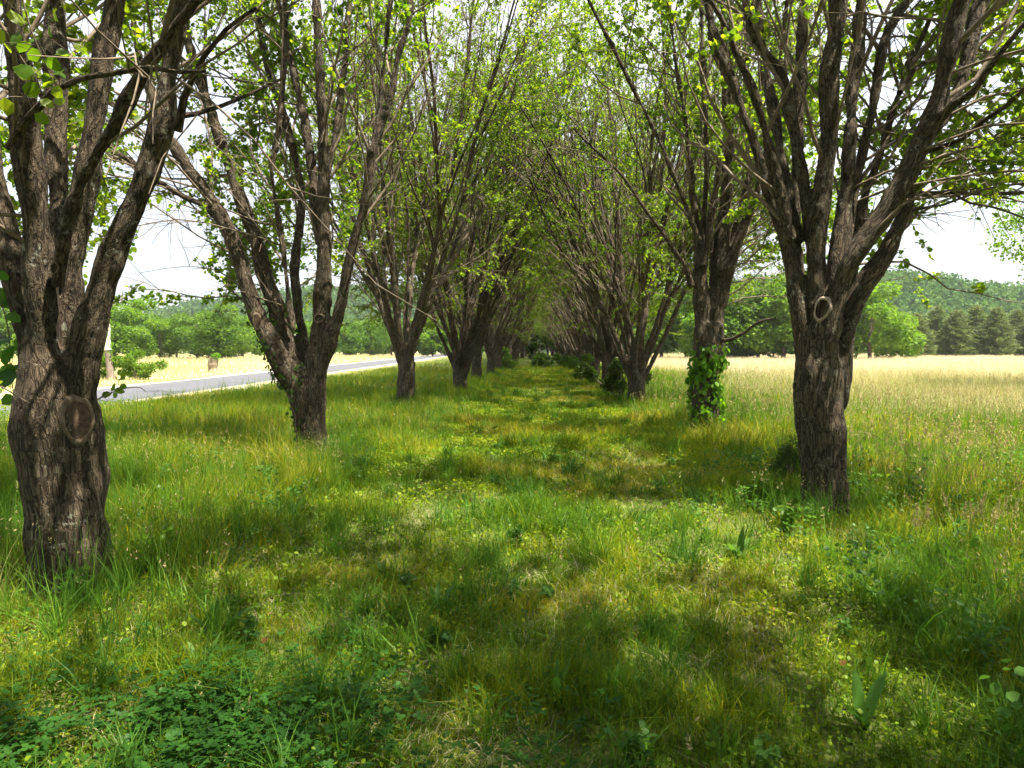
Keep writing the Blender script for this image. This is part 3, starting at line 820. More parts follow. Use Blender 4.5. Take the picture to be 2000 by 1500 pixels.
rngv = np.random.default_rng(8)
trunk_leaves('climbing_vine', tR2, (.0, 1.85), None, 1250, .095, 'vine', 'bright green leafy vine wrapped around the lower trunk on the right', rngv, off=.065)
trunk_leaves('ivy', tL2, (.0, 2.5), None, 700, .055, 'ivy', 'dark small-leaved ivy climbing the left side of the forked trunk', rngv, wantx=lambda c, n: (n[:, 0] < .1) & (c[:, 0] < -.04), off=.035)

# near sprigs with big leaves
def sprig(label, pix, Yd, n, size, rng, mat='leaf', rad=.005, spread=.05, parent_tree=None):
    P = catmull([[*pt(px, py, Yd + k * .02), 0] for k, (px, py) in enumerate(pix)], .05)[:, :3]
    g0 = P[0].copy()
    root = empty('leafy_twig', tuple(g0)); tag(root, label, 'twig')
    s = Soup(); tubes(s, (P - g0)[None], np.linspace(rad, rad * .5, len(P))[None], 5)
    i = rng.integers(0, len(P), n)
    lp = P[i] - g0 + rng.normal(size=(n, 3)) * spread
    l = Soup(); leaves(l, lp, size * rng.uniform(.7, 1.2, n), rng, nb=.3)
    pe = np.stack([P[i] - g0, (P[i] - g0 + lp) / 2 + [0, 0, .004], lp], 1)
    tubes(s, pe, np.full((n, 3), .0013), 3)
    link('stem', s.mesh('stem', M['twig']), root)
    link('foliage', l.mesh('foliage', M[mat]), root)


rs = np.random.default_rng(31)
sprig('hanging twig of bright leaves crossing the top left limb', [(40, -20), (58, 50), (80, 105), (100, 150), (116, 175)], 3.6, 26, .085, rs, spread=.085)
sprig('short twig of bright leaves over the left limb near the branch fork', [(10, 60), (40, 110), (62, 150), (50, 190)], 3.6, 14, .085, rs, spread=.06)
sprig('small sprig of leaves springing from the scarred trunk toward the road', [(190, 781), (215, 768), (245, 758), (275, 757), (285, 765)], 4.6, 8, .062, rs, spread=.03)
sprig('drooping big-leaved sprig against the left frame edge by the scarred trunk', [(-20, 570), (5, 600), (18, 660), (20, 720), (30, 790)], 4.7, 28, .14, rs, 'weed', spread=.10)
sprig('thin bare twig with few leaves crossing the scarred trunk', [(-10, 748), (20, 765), (60, 790), (100, 818)], 4.4, 3, .05, rs, spread=.03)

# ------------------------------------------------------------------ grass
def blades(s, x, y, h, w, rng, lean=.45, seg=3, tint=None, z=None, flat=0.0):
    B = len(x)
    if B == 0: return
    az = rng.random(B) * 2 * math.pi; le = np.abs(rng.normal(size=B)) * lean + .08 + flat
    fa = rng.random(B) * math.pi
    t = np.linspace(0, 1, seg + 1)[None]
    bx = x[:, None] + np.cos(az)[:, None] * (h * le)[:, None] * t ** 1.8
    by = y[:, None] + np.sin(az)[:, None] * (h * le)[:, None] * t ** 1.8
    z0 = gz(x, y) if z is None else z
    bz = z0[:, None] + h[:, None] * t * (1 - .35 * np.minimum(le, 1.6)[:, None] * t)
    ww = w[:, None] * np.clip((1 - t ** 1.7), .08, 1) * .5
    sx = np.cos(fa)[:, None] * ww; sy = np.sin(fa)[:, None] * ww
    V = np.stack([np.stack([bx - sx, by - sy, bz], -1), np.stack([bx + sx, by + sy, bz], -1)], 2)  # B,seg+1,2,3
    k = (seg + 1) * 2
    b0 = (np.arange(B) * k)[:, None, None]
    j = np.arange(seg)
    q = np.stack([j * 2, j * 2 + 1, j * 2 + 3, j * 2 + 2], -1)[None] + b0
    tt = rng.random(B) if tint is None else tint
    s.add(V.reshape(-1, 3), q.reshape(-1, 4), tint=np.repeat(np.clip(tt, 0, 1), k))
    return np.stack([bx[:, -1], by[:, -1], bz[:, -1]], 1)


def wedge(n, y0, y1, rng, pw=1.0, side=1.35, add=1.5, xc=-.02, xmin=-1e9, xmax=1e9):
    """random ground points in the field of view; density ~ 1/y^pw within the range"""
    u = rng.random(n)
    e = 2 - pw
    y = (y0 ** e + u * (y1 ** e - y0 ** e)) ** (1 / e) if e > 0 else y0 * (y1 / y0) ** u
    x = (rng.random(n) - .5) * (y * side * 1.2 + 2 * add) + xc * y
    m = (x > xmin) & (x < xmax)
    return x[m], y[m]


def off_road(x, y, m=2.4):
    return np.abs(x - road_c(y)) > m + (vn2(x, y, .8, 71) - .5) * .8


TR = [(tL1[2][0], tL1[2][1], .27), (tR1[2][0], tR1[2][1], .22), (tL2[2][0], tL2[2][1], .22), (tR2[2][0], tR2[2][1], .24)]


def clear_trees(x, y):
    m = np.ones(len(x), bool)
    for a, b, r in TR: m &= np.hypot(x - a, y - b) > r
    return m


def height_field(x, y):
    base = .035 + .09 * vn2(x, y, .4, 31) ** 1.5 + .09 * vn2(x, y, 1.9, 32) ** 1.5
    # tall grass beside the rows and outside of them, mown-looking centre
    centre = np.exp(-((x - .3) / 2.0) ** 2)
    leftt = np.clip((-x - 1.6) / 1.2, 0, 1) * np.clip((y - 3.8) / 2, 0, 1) * np.clip((x + 12.5) / 2, 0, 1)
    rightt = np.clip((x - 1.9) / 1.5, 0, 1)
    tuft = np.clip((vn2(x, y, .8, 33) - .62) * 5, 0, 1)
    return base * (1 - .2 * centre) + .26 * leftt * (.4 + vn2(x, y, 1.0, 34)) + .24 * rightt * (.4 + vn2(x, y, 1.1, 35)) + .17 * tuft


rng = np.random.default_rng(77)
gs = Soup()


def tintf(x, y, rng, dryadd=0.0):
    pat = vn2(x, y, .45, 51) * .5 + vn2(x, y, 1.5, 52) * .5
    t = (pat - .5) * 1.3 + .33 + rng.normal(size=len(x)) * .22 + dryadd
    t = t + dryness(x, y) * .35
    return t


for (n, y0, y1, hw, seg, hs) in ((105000, 1.3, 4.5, .0060, 3, 1.0), (130000, 4.5, 10, .0088, 3, 1.05), (140000, 10, 24, .015, 2, 1.1), (110000, 24, 60, .024, 2, 1.05), (50000, 60, 130, .05, 1, 1.1)):
    x, y = wedge(n, y0, y1, rng)
    m = off_road(x, y) & clear_trees(x, y) & (x < 22) & (x > -16)
    # thin, patchy cover
    cov = vn2(x, y, .35, 41) * .6 + vn2(x, y, 1.2, 42) * .4
    m &= rng.random(len(x)) < np.clip((cov - .28) * 4.5, .25, 1)
    x = x[m]; y = y[m]
    h = height_field(x, y) * rng.uniform(.45, 1.2, len(x)) * hs
    near_road = np.clip(1 - (np.abs(x - road_c(y)) - 2.4) / 2.2, 0, 1)
    h *= 1 - .7 * near_road
    blades(gs, x, y, h, hw * rng.uniform(.6, 1.5, len(x)), rng, .75, seg, tintf(x, y, rng))

n = 110000; y = 8 + 60 * rng.random(n) ** 1.6; x = rng.uniform(-3.3, 3.4, n)
m = clear_trees(x, y); x = x[m]; y = y[m]
blades(gs, x, y, height_field(x, y) * rng.uniform(.5, 1.2, len(x)), (.005 + .0006 * y) * rng.uniform(.6, 1.4, len(x)), rng, .7, 2, tintf(x, y, rng))
tag(link('grass', gs.mesh('grass', M['grass'])), 'short green and yellowing grass covering the avenue floor', 'grass', kind='stuff')
# flat straw thatch
ds = Soup()
x, y = wedge(42000, 1.3, 12, rng)
m = clear_trees(x, y) & (vn2(x, y, .5, 51) * .5 + vn2(x, y, 1.5, 52) * .5 > .45)
x = x[m]; y = y[m]; n = len(x)
blades(ds, x, y, rng.uniform(.05, .16, n), rng.uniform(.002, .0045, n), rng, .5, 2, rng.uniform(.35, 1, n), flat=1.0)
tag(link('straw_thatch', ds.mesh('straw_thatch', M['dry'])), 'tan dead grass stems lying among the green', 'dead grass', kind='stuff')

# arching grass tufts
ts = Soup()
for (n, y0, y1, w) in ((420, 1.8, 9, .007), (500, 9, 30, .013)):
    cx, cy = wedge(n, y0, y1, rng)
    m = off_road(cx, cy, 4); cx = cx[m]; cy = cy[m]
    sz = rng.uniform(.18, .42, len(cx)) * (1 + .3 * (np.abs(cx) > 2))
    k = 42
    x = np.repeat(cx, k) + rng.normal(size=len(cx) * k) * .05; y = np.repeat(cy, k) + rng.normal(size=len(cx) * k) * .05
    h = np.repeat(sz, k) * rng.uniform(.5, 1.15, len(x))
    m = clear_trees(x, y)
    blades(ts, x[m], y[m], h[m], w * rng.uniform(.6, 1.4, m.sum()), rng, .75, 4, (np.repeat(rng.uniform(0, .6, len(cx)), k) + rng.normal(size=len(x)) * .12)[m])
for (tx, ty, tr_) in TR + [(a, b, .24) for a, b in left[:5] + right[:5]]:
    for q_ in range(26):
        a = rng.random() * 6.28; rr_ = tr_ + abs(rng.normal()) * .16 + .05; k = 34
        x = tx + math.cos(a) * rr_ + rng.normal(size=k) * .04; y = ty + math.sin(a) * rr_ + rng.normal(size=k) * .04
        blades(ts, x, y, rng.uniform(.15, .55) * rng.uniform(.5, 1.1, k), .0055 * rng.uniform(.6, 1.4, k) * max(1, ty / 9), rng, .5, 4, rng.uniform(.0, .9) + rng.normal(size=k) * .1)
tag(link('grass_tufts', ts.mesh('grass_tufts', M['bluegrass'])), 'darker arching grass tufts dotted through the sward', 'grass', kind='stuff')

# tall grass with seed heads
tg = Soup(); sd = Soup()


def seedheads(tips, h, rng, k=9, size=.012, dens=1.0):
    B = len(tips)
    f = rng.random((B, k))
    p = tips[:, None] + np.stack([rng.normal(size=(B, k)) * .018 * (1 - f + .3), rng.normal(size=(B, k)) * .018 * (1 - f + .3), -f * h[:, None] * .22], -1)
    p = p.reshape(-1, 3)
    leaves(sd, p, size * rng.uniform(.6, 1.5, len(p)), rng, axis=np.tile([[0, 0, 1.2]], (len(p), 1)), shape=LEAF * np.array([1.6, .6, 1]), tint=np.repeat(rng.random(B), k))


def tall(n, y0, y1, w, seg, f, hh, rng, xmin=-1e9, xmax=1e9, seedp=.35, sk=9, ssize=.012, road=3.2):
    x, y = wedge(n, y0, y1, rng, xmin=xmin, xmax=xmax)
    p = f(x, y)
    m = (rng.random(len(x)) < p) & off_road(x, y, road) & clear_trees(x, y); x = x[m]; y = y[m]
    h = hh * rng.uniform(.55, 1.2, len(x)) * (.75 + .5 * vn2(x, y, 1.6, 61))
    tips = blades(tg, x, y, h, w * rng.uniform(.6, 1.3, len(x)), rng, .28, seg, .1 + rng.random(len(x)) * .55 + dryness(x, y) * .35)
    k = rng.random(len(x)) < seedp
    seedheads(tips[k], h[k], rng, sk, ssize)


fl = lambda x, y: np.clip((-x - 1.9 + (vn2(x, y, 1.3, 63) - .5) * 2) / .8, 0, 1) * np.clip((y - 3.6) / 1.5, 0, 1) * (.25 + .75 * np.clip((vn2(x, y, 1.4, 64) - .3) * 3, 0, 1))
fr = lambda x, y: np.clip((x - 2.4 + (vn2(x, y, 1.1, 65) - .5) * 2.2) / 1.0, 0, 1) * (.25 + .75 * np.clip((vn2(x, y, 1.2, 66) - .3) * 3, 0, 1))
fc = lambda x, y: .04 + 0 * x
tall(48000, 3.2, 14, .0062, 4, fl, .60, rng, xmax=-1.5, seedp=.12)
tall(30000, 14, 40, .012, 3, fl, .52, rng, xmax=-1.5, xmin=-13, seedp=.1)
tall(46000, 1.8, 14, .0062, 4, fr, .58, rng, xmin=1.2, seedp=.22)
tall(60000, 14, 40, .011, 3, fr, .66, rng, xmin=1.8, xmax=24, seedp=.25, ssize=.022)
tall(7000, 6.5, 22, .006, 4, lambda x, y: np.clip((x - 3.2) / 2, 0, 1), .92, rng, xmin=2.5, xmax=16, seedp=.95, sk=16, ssize=.018)
tall(9000, 2.0, 9, .0032, 4, fc, .42, rng, xmin=-2.2, xmax=2.4, seedp=.5)
tag(link('tall_grass', tg.mesh('tall_grass', M['bluegrass'])), 'tall blue-green grass standing outside both rows of trees', 'grass', kind='stuff')
tag(link('seed_heads', sd.mesh('seed_heads', M['seed'])), 'tan seed heads on the tall grass', 'seed heads', kind='stuff')

# dry meadows on both sides
dm = Soup()
for (n, y0, y1, w, h, seg) in ((120000, 16, 45, .012, .75, 2), (150000, 45, 110, .03, .8, 2), (90000, 110, 260, .08, .85, 1)):
    x, y = wedge(n, y0, y1, rng, pw=.8, xmin=6)
    m = rng.random(len(x)) < np.clip(dryness(x, y) * 1.2 - .1, 0, 1); x = x[m]; y = y[m]
    nz = vn2(x, y, 9, 81)
    blades(dm, x, y, h * rng.uniform(.6, 1.15, len(x)), w * rng.uniform(.6, 1.4, len(x)), rng, .3, seg, .25 + nz * .5 + rng.normal(size=len(x)) * .15 + np.clip((y - 25) / 60, 0, .3))
for (n, y0, y1, w, h, seg) in ((90000, 26, 70, .022, .40, 2), (90000, 70, 190, .07, .5, 1)):
    x, y = wedge(n, y0, y1, rng, pw=.8, xmax=-14)
    m = x < road_c(y) - 3.0; x = x[m]; y = y[m]
    nz = vn2(x, y, 9, 82)
    edge = np.clip((road_c(y) - 3 - x) / 5, 0, 1)
    blades(dm, x, y, h * rng.uniform(.5, 1.2, len(x)) * (.3 + .7 * edge), w * rng.uniform(.6, 1.4, len(x)), rng, .35, seg, -.05 + nz * .45 + rng.normal(size=len(x)) * .18 + edge * .2)
tag(link('meadow_grass', dm.mesh('meadow_grass', M['dry'])), 'pale dry meadow grass in the sunlit fields either side', 'meadow', kind='stuff')
print('grass', time.time() - T0)

# clover carpet, bottom left, and small-leaved ground cover
ROUND = np.array([[0, 0, 0], [.35, .42, .05], [.85, .36, .03], [1, 0, 0], [.85, -.36, .03], [.35, -.42, .05]])


def clover(n, cx, cy, sx, sy, size, h, rng, s, fld=None):
    x = cx + rng.normal(size=n) * sx; y = cy + rng.normal(size=n) * sy
    if fld is not None:
        m = fld(x, y); x = x[m]; y = y[m]
    n = len(x); z = gz(x, y) + h * rng.uniform(.4, 1.1, n); sz = size * rng.uniform(.5, 1.35, n)
    a0 = rng.random(n) * 6.28; tl = rng.normal(size=(n, 2)) * .25; tn = rng.random(n)
    for k in range(3):
        a = a0 + k * 2.094
        ax = np.stack([np.cos(a), np.sin(a), .12 + tl[:, 0] * np.cos(a) + tl[:, 1] * np.sin(a)], 1); ax = nrm(ax)
        nn = np.stack([-tl[:, 0], -tl[:, 1], np.ones(n)], 1); sd_ = nrm(np.cross(nn, ax)); nn = np.cross(ax, sd_)
        sh = ROUND[None] * sz[:, None, None]
        V = np.stack([x, y, z], 1)[:, None] + ax[:, None] * sh[:, :, :1] + sd_[:, None] * sh[:, :, 1:2] + nn[:, None] * sh[:, :, 2:3]
        q = (np.arange(n) * 6)[:, None, None] + LEAFQ[None]
        s.add(V.reshape(-1, 3), q.reshape(-1, 4), tint=np.repeat(tn, 6))


def blades_stub(P):
    B = len(P); w = .0016
    V = np.concatenate([P[:, 0] - [w, 0, 0], P[:, 0] + [w, 0, 0], P[:, 1] + [w, 0, 0], P[:, 1] - [w, 0, 0]], 1).reshape(-1, 3)
    q = np.arange(B * 4).reshape(-1, 4)
    return V, q, np.full(B * 4, .6)


cs = Soup(); rc = np.random.default_rng(91)
cc = gnd(250, 1450)
clover(6500, cc[0], cc[1], .80, .38, .021, .15, rc, cs, lambda x, y: rc.random(len(x)) < np.clip((vn2(x, y, .3, 98) - .2) * 3, .1, 1))
tag(link('clover', cs.mesh('clover', M['clover'])), 'dark green clover carpet in the shaded bottom left corner', 'clover', kind='stuff')
sc_ = Soup()
x, y = wedge(240000, 1.3, 22, rc)
m = clear_trees(x, y) & (rc.random(len(x)) < np.clip((vn2(x, y, .6, 95) - .28) * 3, 0.05, 1)); x = x[m]; y = y[m]
n = len(x)
leaves(sc_, np.stack([x, y, gz(x, y) + rc.uniform(.01, .10, n) * (.6 + .8 * vn2(x, y, .7, 96))], 1), rc.uniform(.008, .026, n) * (1 + y / 12), rc, nb=1.6, tint=np.clip(vn2(x, y, .8, 97) * .8 + rc.random(n) * .4, 0, 1))
tag(link('ground_cover', sc_.mesh('ground_cover', M['cover'])), 'small round-leaved weeds threading through the short grass', 'ground cover', kind='stuff')
lw = Soup()
for (n, f) in ((150, lambda: (rc.uniform(2.0, 6.5), rc.uniform(2.6, 10))), (60, lambda: (rc.uniform(-5.5, -2.0), rc.uniform(4.5, 11))), (40, lambda: (rc.uniform(-2, 2), rc.uniform(2.4, 12)))):
    for q_ in range(n):
        cx, cy = f()
        if min(math.hypot(cx - a, cy - b) for a, b, _ in TR) < .4: continue
        k = rc.integers(25, 90); hh = rc.uniform(.12, .45) if abs(cx) > 2 else rc.uniform(.06, .16)
        zz = rc.random(k) ** .7 * hh; a = rc.random(k) * 6.28; r_ = rc.random(k) * hh * .35
        leaves(lw, np.stack([cx + np.cos(a) * r_, cy + np.sin(a) * r_, gz(cx, cy) + zz + .01], 1), rc.uniform(.018, .055) * rc.uniform(.6, 1.2, k), rc, axis=np.stack([np.cos(a), np.sin(a), .3 + 0 * a], 1), nb=1.3, tint=np.clip(rc.random() * .7 + rc.random(k) * .3, 0, 1))
        P = grow(np.array([[cx, cy, float(gz(cx, cy))]] * 3), np.array([[rc.normal() * .25, rc.normal() * .25, 1] for _ in range(3)]), np.full(3, hh), 4, np.zeros(3), .1, rc)
        blades(lw, P[:, 0, 0], P[:, 0, 1], np.full(3, hh), np.full(3, .004), rc, .2, 3)
tag(link('leafy_weeds', lw.mesh('leafy_weeds', M['weed'])), 'leafy weeds mixed into the grass, thickest at the right edge', 'weeds', kind='stuff')
# fallen leaves
fl_ = Soup(); x, y = wedge(260, 1.5, 9, rc); n = len(x)
leaves(fl_, np.stack([x, y, gz(x, y) + .03], 1), rc.uniform(.03, .055, n), rc, nb=2.0)
tag(link('fallen_leaves', fl_.mesh('fallen_leaves', M['deadleaf'])), 'brown dead leaves lying in the grass', 'fallen leaves', kind='stuff')

# ------------------------------------------------------------------ individual weeds
LANCE = np.array([[0, .0, 0], [.12, .035, .01], [.4, .10, .03], [.75, .075, 0], [1, 0, -.10]])


def lance_leaf(s, p, az, L, W, rise, droop, tn):
    n = 7; t = np.linspace(0, 1, n)
    d = np.array([math.cos(az), math.sin(az), 0]); sdv = np.array([-math.sin(az), math.cos(az), 0])
    c = p + d * (L * t * math.cos(rise))[:, None] + UP * (L * (t * math.sin(rise) - droop * t ** 2.2))[:, None]
    w = W * np.sin(np.clip(t * 1.02 + .02, 0, 1) * math.pi) ** .7 * (1 - .3 * t); w[0] = W * .12; w[-1] = .001
    wav = .12 * W * np.sin(t * 14)
    V = np.concatenate([c + sdv * w[:, None] + UP * (w * .35 + wav)[:, None], c, c - sdv * w[:, None] + UP * (w * .35 - wav)[:, None]])
    i = np.arange(n - 1)
    q = np.concatenate([np.stack([i, i + n, i + n + 1, i + 1], 1), np.stack([i + n, i + 2 * n, i + 2 * n + 1, i + n + 1], 1)])
    s.add(V, q, tint=np.full(3 * n, tn))


wl = [
 ((415, 1245), 'dock with upright narrow leaves on the dark grass right of the clover', .34),
 ((395, 1320), 'broad-leaved weed standing at the upper rim of the clover carpet', .26),
 ((750, 1140), 'dock with one tall straight leaf left of the avenue centre', .30),
 ((855, 1190), 'clump of dark pointed dock leaves just right of the tall straight leaf', .30),
 ((1085, 1360), 'single dock leaning left in the sunlit grass at the bottom centre', .26),
 ((1255, 1450), 'low rosette of broad leaves at the bottom right of centre', .18),
 ((1440, 1105), 'dark narrow-leaved weed at the lip of the shade before the ring-knot tree', .36),
 ((1690, 1400), 'long-leaved weed in the dark tall grass at the lower right', .34),
 ((680, 1390), 'pale upright weed leaf at the edge of the bottom sun patch', .26),
 ((240, 1190), 'broad-leaved weed growing at the right foot of the scarred trunk', .24),
]
for (pp, lab, sz) in wl:
    g = gnd(*pp); s = Soup(); rr = random.Random(pp[0])
    nl = rr.randint(5, 9)
    for k in range(nl):
        lance_leaf(s, np.array([rr.uniform(-.015, .015), rr.uniform(-.015, .015), 0]), k * 2.4 + rr.random(), sz * rr.uniform(.6, 1.1), sz * rr.uniform(.07, .11), R(rr.uniform(40, 82)), rr.uniform(.05, .35), rr.random())
    rt = empty('broadleaf_weed', (g[0], g[1], float(gz(g[0], g[1])))); tag(rt, lab, 'weed', 'broad-leaved weeds in the grass')
    link('leaves', s.mesh('leaves', M['weed']), rt)

# leafy seedlings with stem
def seedling(pp, h, n, lsz, lab, cat='weed', name='leafy_seedling', mat='weed', spread=.5):
    g = gnd(*pp); rr = np.random.default_rng(pp[0] + pp[1])
    rt = empty(name, (g[0], g[1], float(gz(g[0], g[1])))); tag(rt, lab, cat)
    ns = 4
    P = grow(np.zeros((ns, 3)), np.stack([rr.normal(size=ns) * spread * .5, rr.normal(size=ns) * spread * .5, np.ones(ns)], 1), h * rr.uniform(.7, 1.05, ns), 7, np.array([0, 0, .02]), .08, rr)
    st = Soup(); tubes(st, P, np.linspace(.004, .0015, 7)[None].repeat(ns, 0), 4)
    link('stem', st.mesh('stem', M['twig']), rt)
    i = rr.integers(1, 7, n); b = rr.integers(0, ns, n); p = P[b, i] + rr.normal(size=(n, 3)) * .012
    l = Soup(); a = rr.random(n) * 6.28
    leaves(l, p, lsz * rr.uniform(.6, 1.2, n), rr, axis=np.stack([np.cos(a), np.sin(a), .2 + 0 * a], 1), nb=1.2)
    link('leaves', l.mesh('leaves', M[mat]), rt)


seedling((1540, 1040), .26, 60, .075, 'sunlit broad-leaved seedling at the foot of the ring-knot tree', mat='vine')
seedling((1790, 1010), .62, 110, .05, 'dark-stemmed leafy sapling right of the ring-knot tree', spread=.4)
seedling((1730, 985), .42, 70, .075, 'pale-leaved seedling just right of the ring-knot trunk', mat='vine')
seedling((1860, 1130), .3, 50, .07, 'broad yellow-green seedling below the tan seed plumes', mat='vine')
seedling((1680, 1130), .40, 150, .028, 'fine-leaved bushy weed in front of the ring-knot trunk')
seedling((330, 1120), .36, 60, .06, 'yellow-green seedling in the grass right of the scarred trunk', mat='vine')
seedling((140, 1200), .28, 80, .06, 'dark leafy weeds against the foot of the scarred trunk')

# tan grass plumes at right
for j, (pp, hh, lab) in enumerate([((1880, 1090), .62, 'tan feathery grass plumes on yellow stalks at the right edge'), ((1935, 1100), .56, 'right-hand clump of tan grass plumes near the frame edge'), ((1790, 1075), .40, 'small pale grass plume left of the tan clump')]):
    g = gnd(*pp); rr = np.random.default_rng(j + 400)
    rt = empty('plume_grass', (g[0], g[1], float(gz(g[0], g[1])))); tag(rt, lab, 'grass plume')
    ns = 7
    P = grow(rr.normal(size=(ns, 3)) * [.04, .04, 0], np.stack([rr.normal(size=ns) * .16, rr.normal(size=ns) * .16, np.ones(ns)], 1), hh * rr.uniform(.75, 1.1, ns), 8, np.array([0, 0, -.01]), .03, rr)
    st = Soup(); tubes(st, P, np.linspace(.0028, .001, 8)[None].repeat(ns, 0), 4)
    link('stalk', st.mesh('stalk', M['seed']), rt)
    l = Soup(); k = 90
    f = rr.random((ns, k)); u = 7 - f * 2.2; i = np.minimum(u.astype(int), 6); fr_ = u - i
    bi = np.arange(ns)[:, None].repeat(k, 1)
    p = P[bi, i] * (1 - fr_[..., None]) + P[bi, i + 1] * fr_[..., None]
    a = rr.random((ns, k)) * 6.28; rad = f * .045 * rr.random((ns, k))
    p = p + np.stack([np.cos(a) * rad, np.sin(a) * rad, rad * .8], -1)
    leaves(l, p.reshape(-1, 3), rr.uniform(.006, .013, ns * k), rr, axis=np.tile([[0, 0, 1.3]], (ns * k, 1)), shape=LEAF * np.array([1.5, .6, 1]))
    link('seed_head', l.mesh('seed_head', M['seed']), rt)

# ------------------------------------------------------------------ shrubs
def blob_leaves(s, centers, radii, n, size, rng, squash=.8, shell=.5, nb=.6, shape=LEAF):
    c = np.asarray(centers, float); r = np.asarray(radii, float)
    w = r ** 2 / (r ** 2).sum(); k = rng.choice(len(c), n, p=w)
    d = nrm(rng.normal(size=(n, 3)))
    rr = r[k] * (shell + (1 - shell) * rng.random(n)) * (.82 + .36 * vn3(c[k] + d * r[k][:, None], r.mean() * .5, 5))
    p = c[k] + d * rr[:, None] * np.array([1, 1, squash])
    leaves(s, p, size * rng.uniform(.6, 1.3, n), rng, axis=d, nb=nb, shape=shape, tint=np.clip(.5 + (vn3(p, r.mean() * .7, 6) - .5) * 1.0 + rng.normal(size=n) * .15, 0, 1))


def shrub(name, loc, h, w, n, size, mat, lab, seed, cat='shrub', cone=False):
    rr = np.random.default_rng(seed); k = 14
    rt = empty(name, loc); tag(rt, lab, cat)
    f = rr.random(k)
    z = h * (.15 + .8 * f)
    wid = w * (1 - f * .8) if cone else w * np.sqrt(np.clip(1 - (f - .35) ** 2 * 1.6, .1, 1))
    c = np.stack([rr.normal(size=k) * wid * .35, rr.normal(size=k) * wid * .35, z], 1)
    l = Soup(); blob_leaves(l, c, rr.uniform(.22, .42, k) * np.minimum(wid, h * .6), n, size, rr, .8, .2)
    link('foliage', l.mesh('foliage', M[mat]), rt)
    st = Soup(); P = np.stack([np.zeros((k, 3)), c * .5, c], 1); tubes(st, P, np.tile(np.linspace(.018, .005, 3), (k, 1)) * max(h, .6), 5)
    link('stem', st.mesh('stem', M['twig']), rt)


g = gnd(1225, 780); shrub('young_cedar', (g[0] - .25, g[1] - .5, 0), 1.35, 1.5, 11000, .05, 'cedar', 'dark young cedar at the foot of the third tree in the right row', 1, 'cedar')
g = gnd(1150, 745); shrub('young_cedar', (g[0] - .3, g[1], 0), 1.5, 1.5, 9000, .06, 'wood_dark', 'bushy young cedar leaning into the avenue before the fourth tree of the right row', 2, 'cedar')
g = gnd(1540, 960); shrub('young_cedar', (g[0] + .1, g[1] + .3, 0), .75, .5, 6000, .018, 'cedar', 'small dark cedar tucked behind the ring-knot trunk on its left', 3, 'cedar', True)
shrub('young_cedar', (-.55, 72, 0), 3.2, 1.7, 3500, .16, 'cedar', 'dark cedar standing at the far end of the avenue between the rows', 4, 'cedar', True)
g = gnd(1000, 715); shrub('low_shrub', (g[0], 55, 0), 1.6, 1.5, 3500, .10, 'wood_dark', 'low green shrub beside the far left trunks of the avenue', 5)
for j, (x, y, h) in enumerate(((1.5, 60, 1.3), (.3, 66, 1.2))):
    shrub('low_shrub', (x, y, 0), h, h * 1.3, 2200, .11, 'wood_dark', ['low shrub on the right side of the avenue far end', 'low shrub in the middle of the far end of the avenue', 'taller left bush deep in the avenue behind the end cedar', 'taller right bush deep in the avenue behind the end cedar'][j], 30 + j)
g = gnd(790, 790); shrub('leafy_suckers', (g[0] + .05, g[1] - .5, 0), .55, .5, 1500, .04, 'vine', 'bright leafy suckers around the foot of the third left trunk', 6, 'suckers')

# dead post across the road with bush, and stump
def dead_post():
    Yp = 37.0; b = pt(212, 745, Yp)
    rt = empty('dead_tree_trunk', (b[0], b[1], 0)); tag(rt, 'grey dead trunk with a peeling white band, standing in a bush across the road', 'dead tree')
    zt = pt(212, 592, Yp)[2]
    L = catmull([[.15, 0, -.1, .30], [.1, 0, .5, .24], [.0, 0, 1.6, .21], [-.05, 0, 2.6, .20], [.05, 0, 3.6, .17], [.12, 0, zt, .10]], .12)
    s = Soup(); L[:, 3] *= .72 + (vn3(L[:, :3], .2, 3) - .5) * .25; tubes(s, L[None, :, :3], L[None, :, 3], 12)
    link('trunk', s.mesh('trunk', M['post']), rt)
    w = Soup(); i = (L[:, 2] > 1.55) & (L[:, 2] < 3.0); A = L[i]; tubes(w, A[None, :, :3], A[None, :, 3] + .035 + .05 * (vn3(A[:, :3], .3, 9)[None] - .3), 12)
    link('white_band', w.mesh('white_band', M['white']), rt)
    br = Soup(); P = np.array([[.1, 0, zt - .15], [.9, 0, zt + .25], [1.5, .1, zt + .75], [2.0, .1, zt + 1.15]]); tubes(br, catmull(np.c_[P, P[:, 0]], .2)[None, :, :3], np.linspace(.06, .02, len(catmull(np.c_[P, P[:, 0]], .2)))[None], 6)
    P2 = np.array([[1.35, .05, zt + .6], [1.2, .05, zt + .85], [1.05, 0, zt + 1.1]]); tubes(br, P2[None], np.array([[.025, .018, .01]]), 5)
    link('branch', br.mesh('branch', M['post']), rt)
    shrub('roadside_bush', (b[0] - .9, b[1] + .8, 0), 1.15, 1.5, 5000, .085, 'wood_leaf', 'green bush left of the dead trunk across the road', 21)
    shrub('roadside_bush', (b[0] + 1.2, b[1] + .7, 0), 1.5, 1.7, 6000, .085, 'wood_leaf', 'taller reddish-green bush right of the dead trunk across the road', 22)
    v = Soup(); rr = np.random.default_rng(3); n = 500
    z = rr.uniform(.3, 4.4, n); a = rr.random(n) * 6.28
    m = vn2(z, a, .8, 5) > .5; z = z[m]; a = a[m]; n = len(z)
    leaves(v, np.stack([np.cos(a) * .25, np.sin(a) * .25, z], 1), rr.uniform(.06, .11, n), rr)
    vr = empty('climbing_vine', (b[0], b[1], 0)); tag(vr, 'yellow-green vine leaves clinging to the dead trunk across the road', 'vine'); link('leaves', v.mesh('leaves', M['vine']), vr)


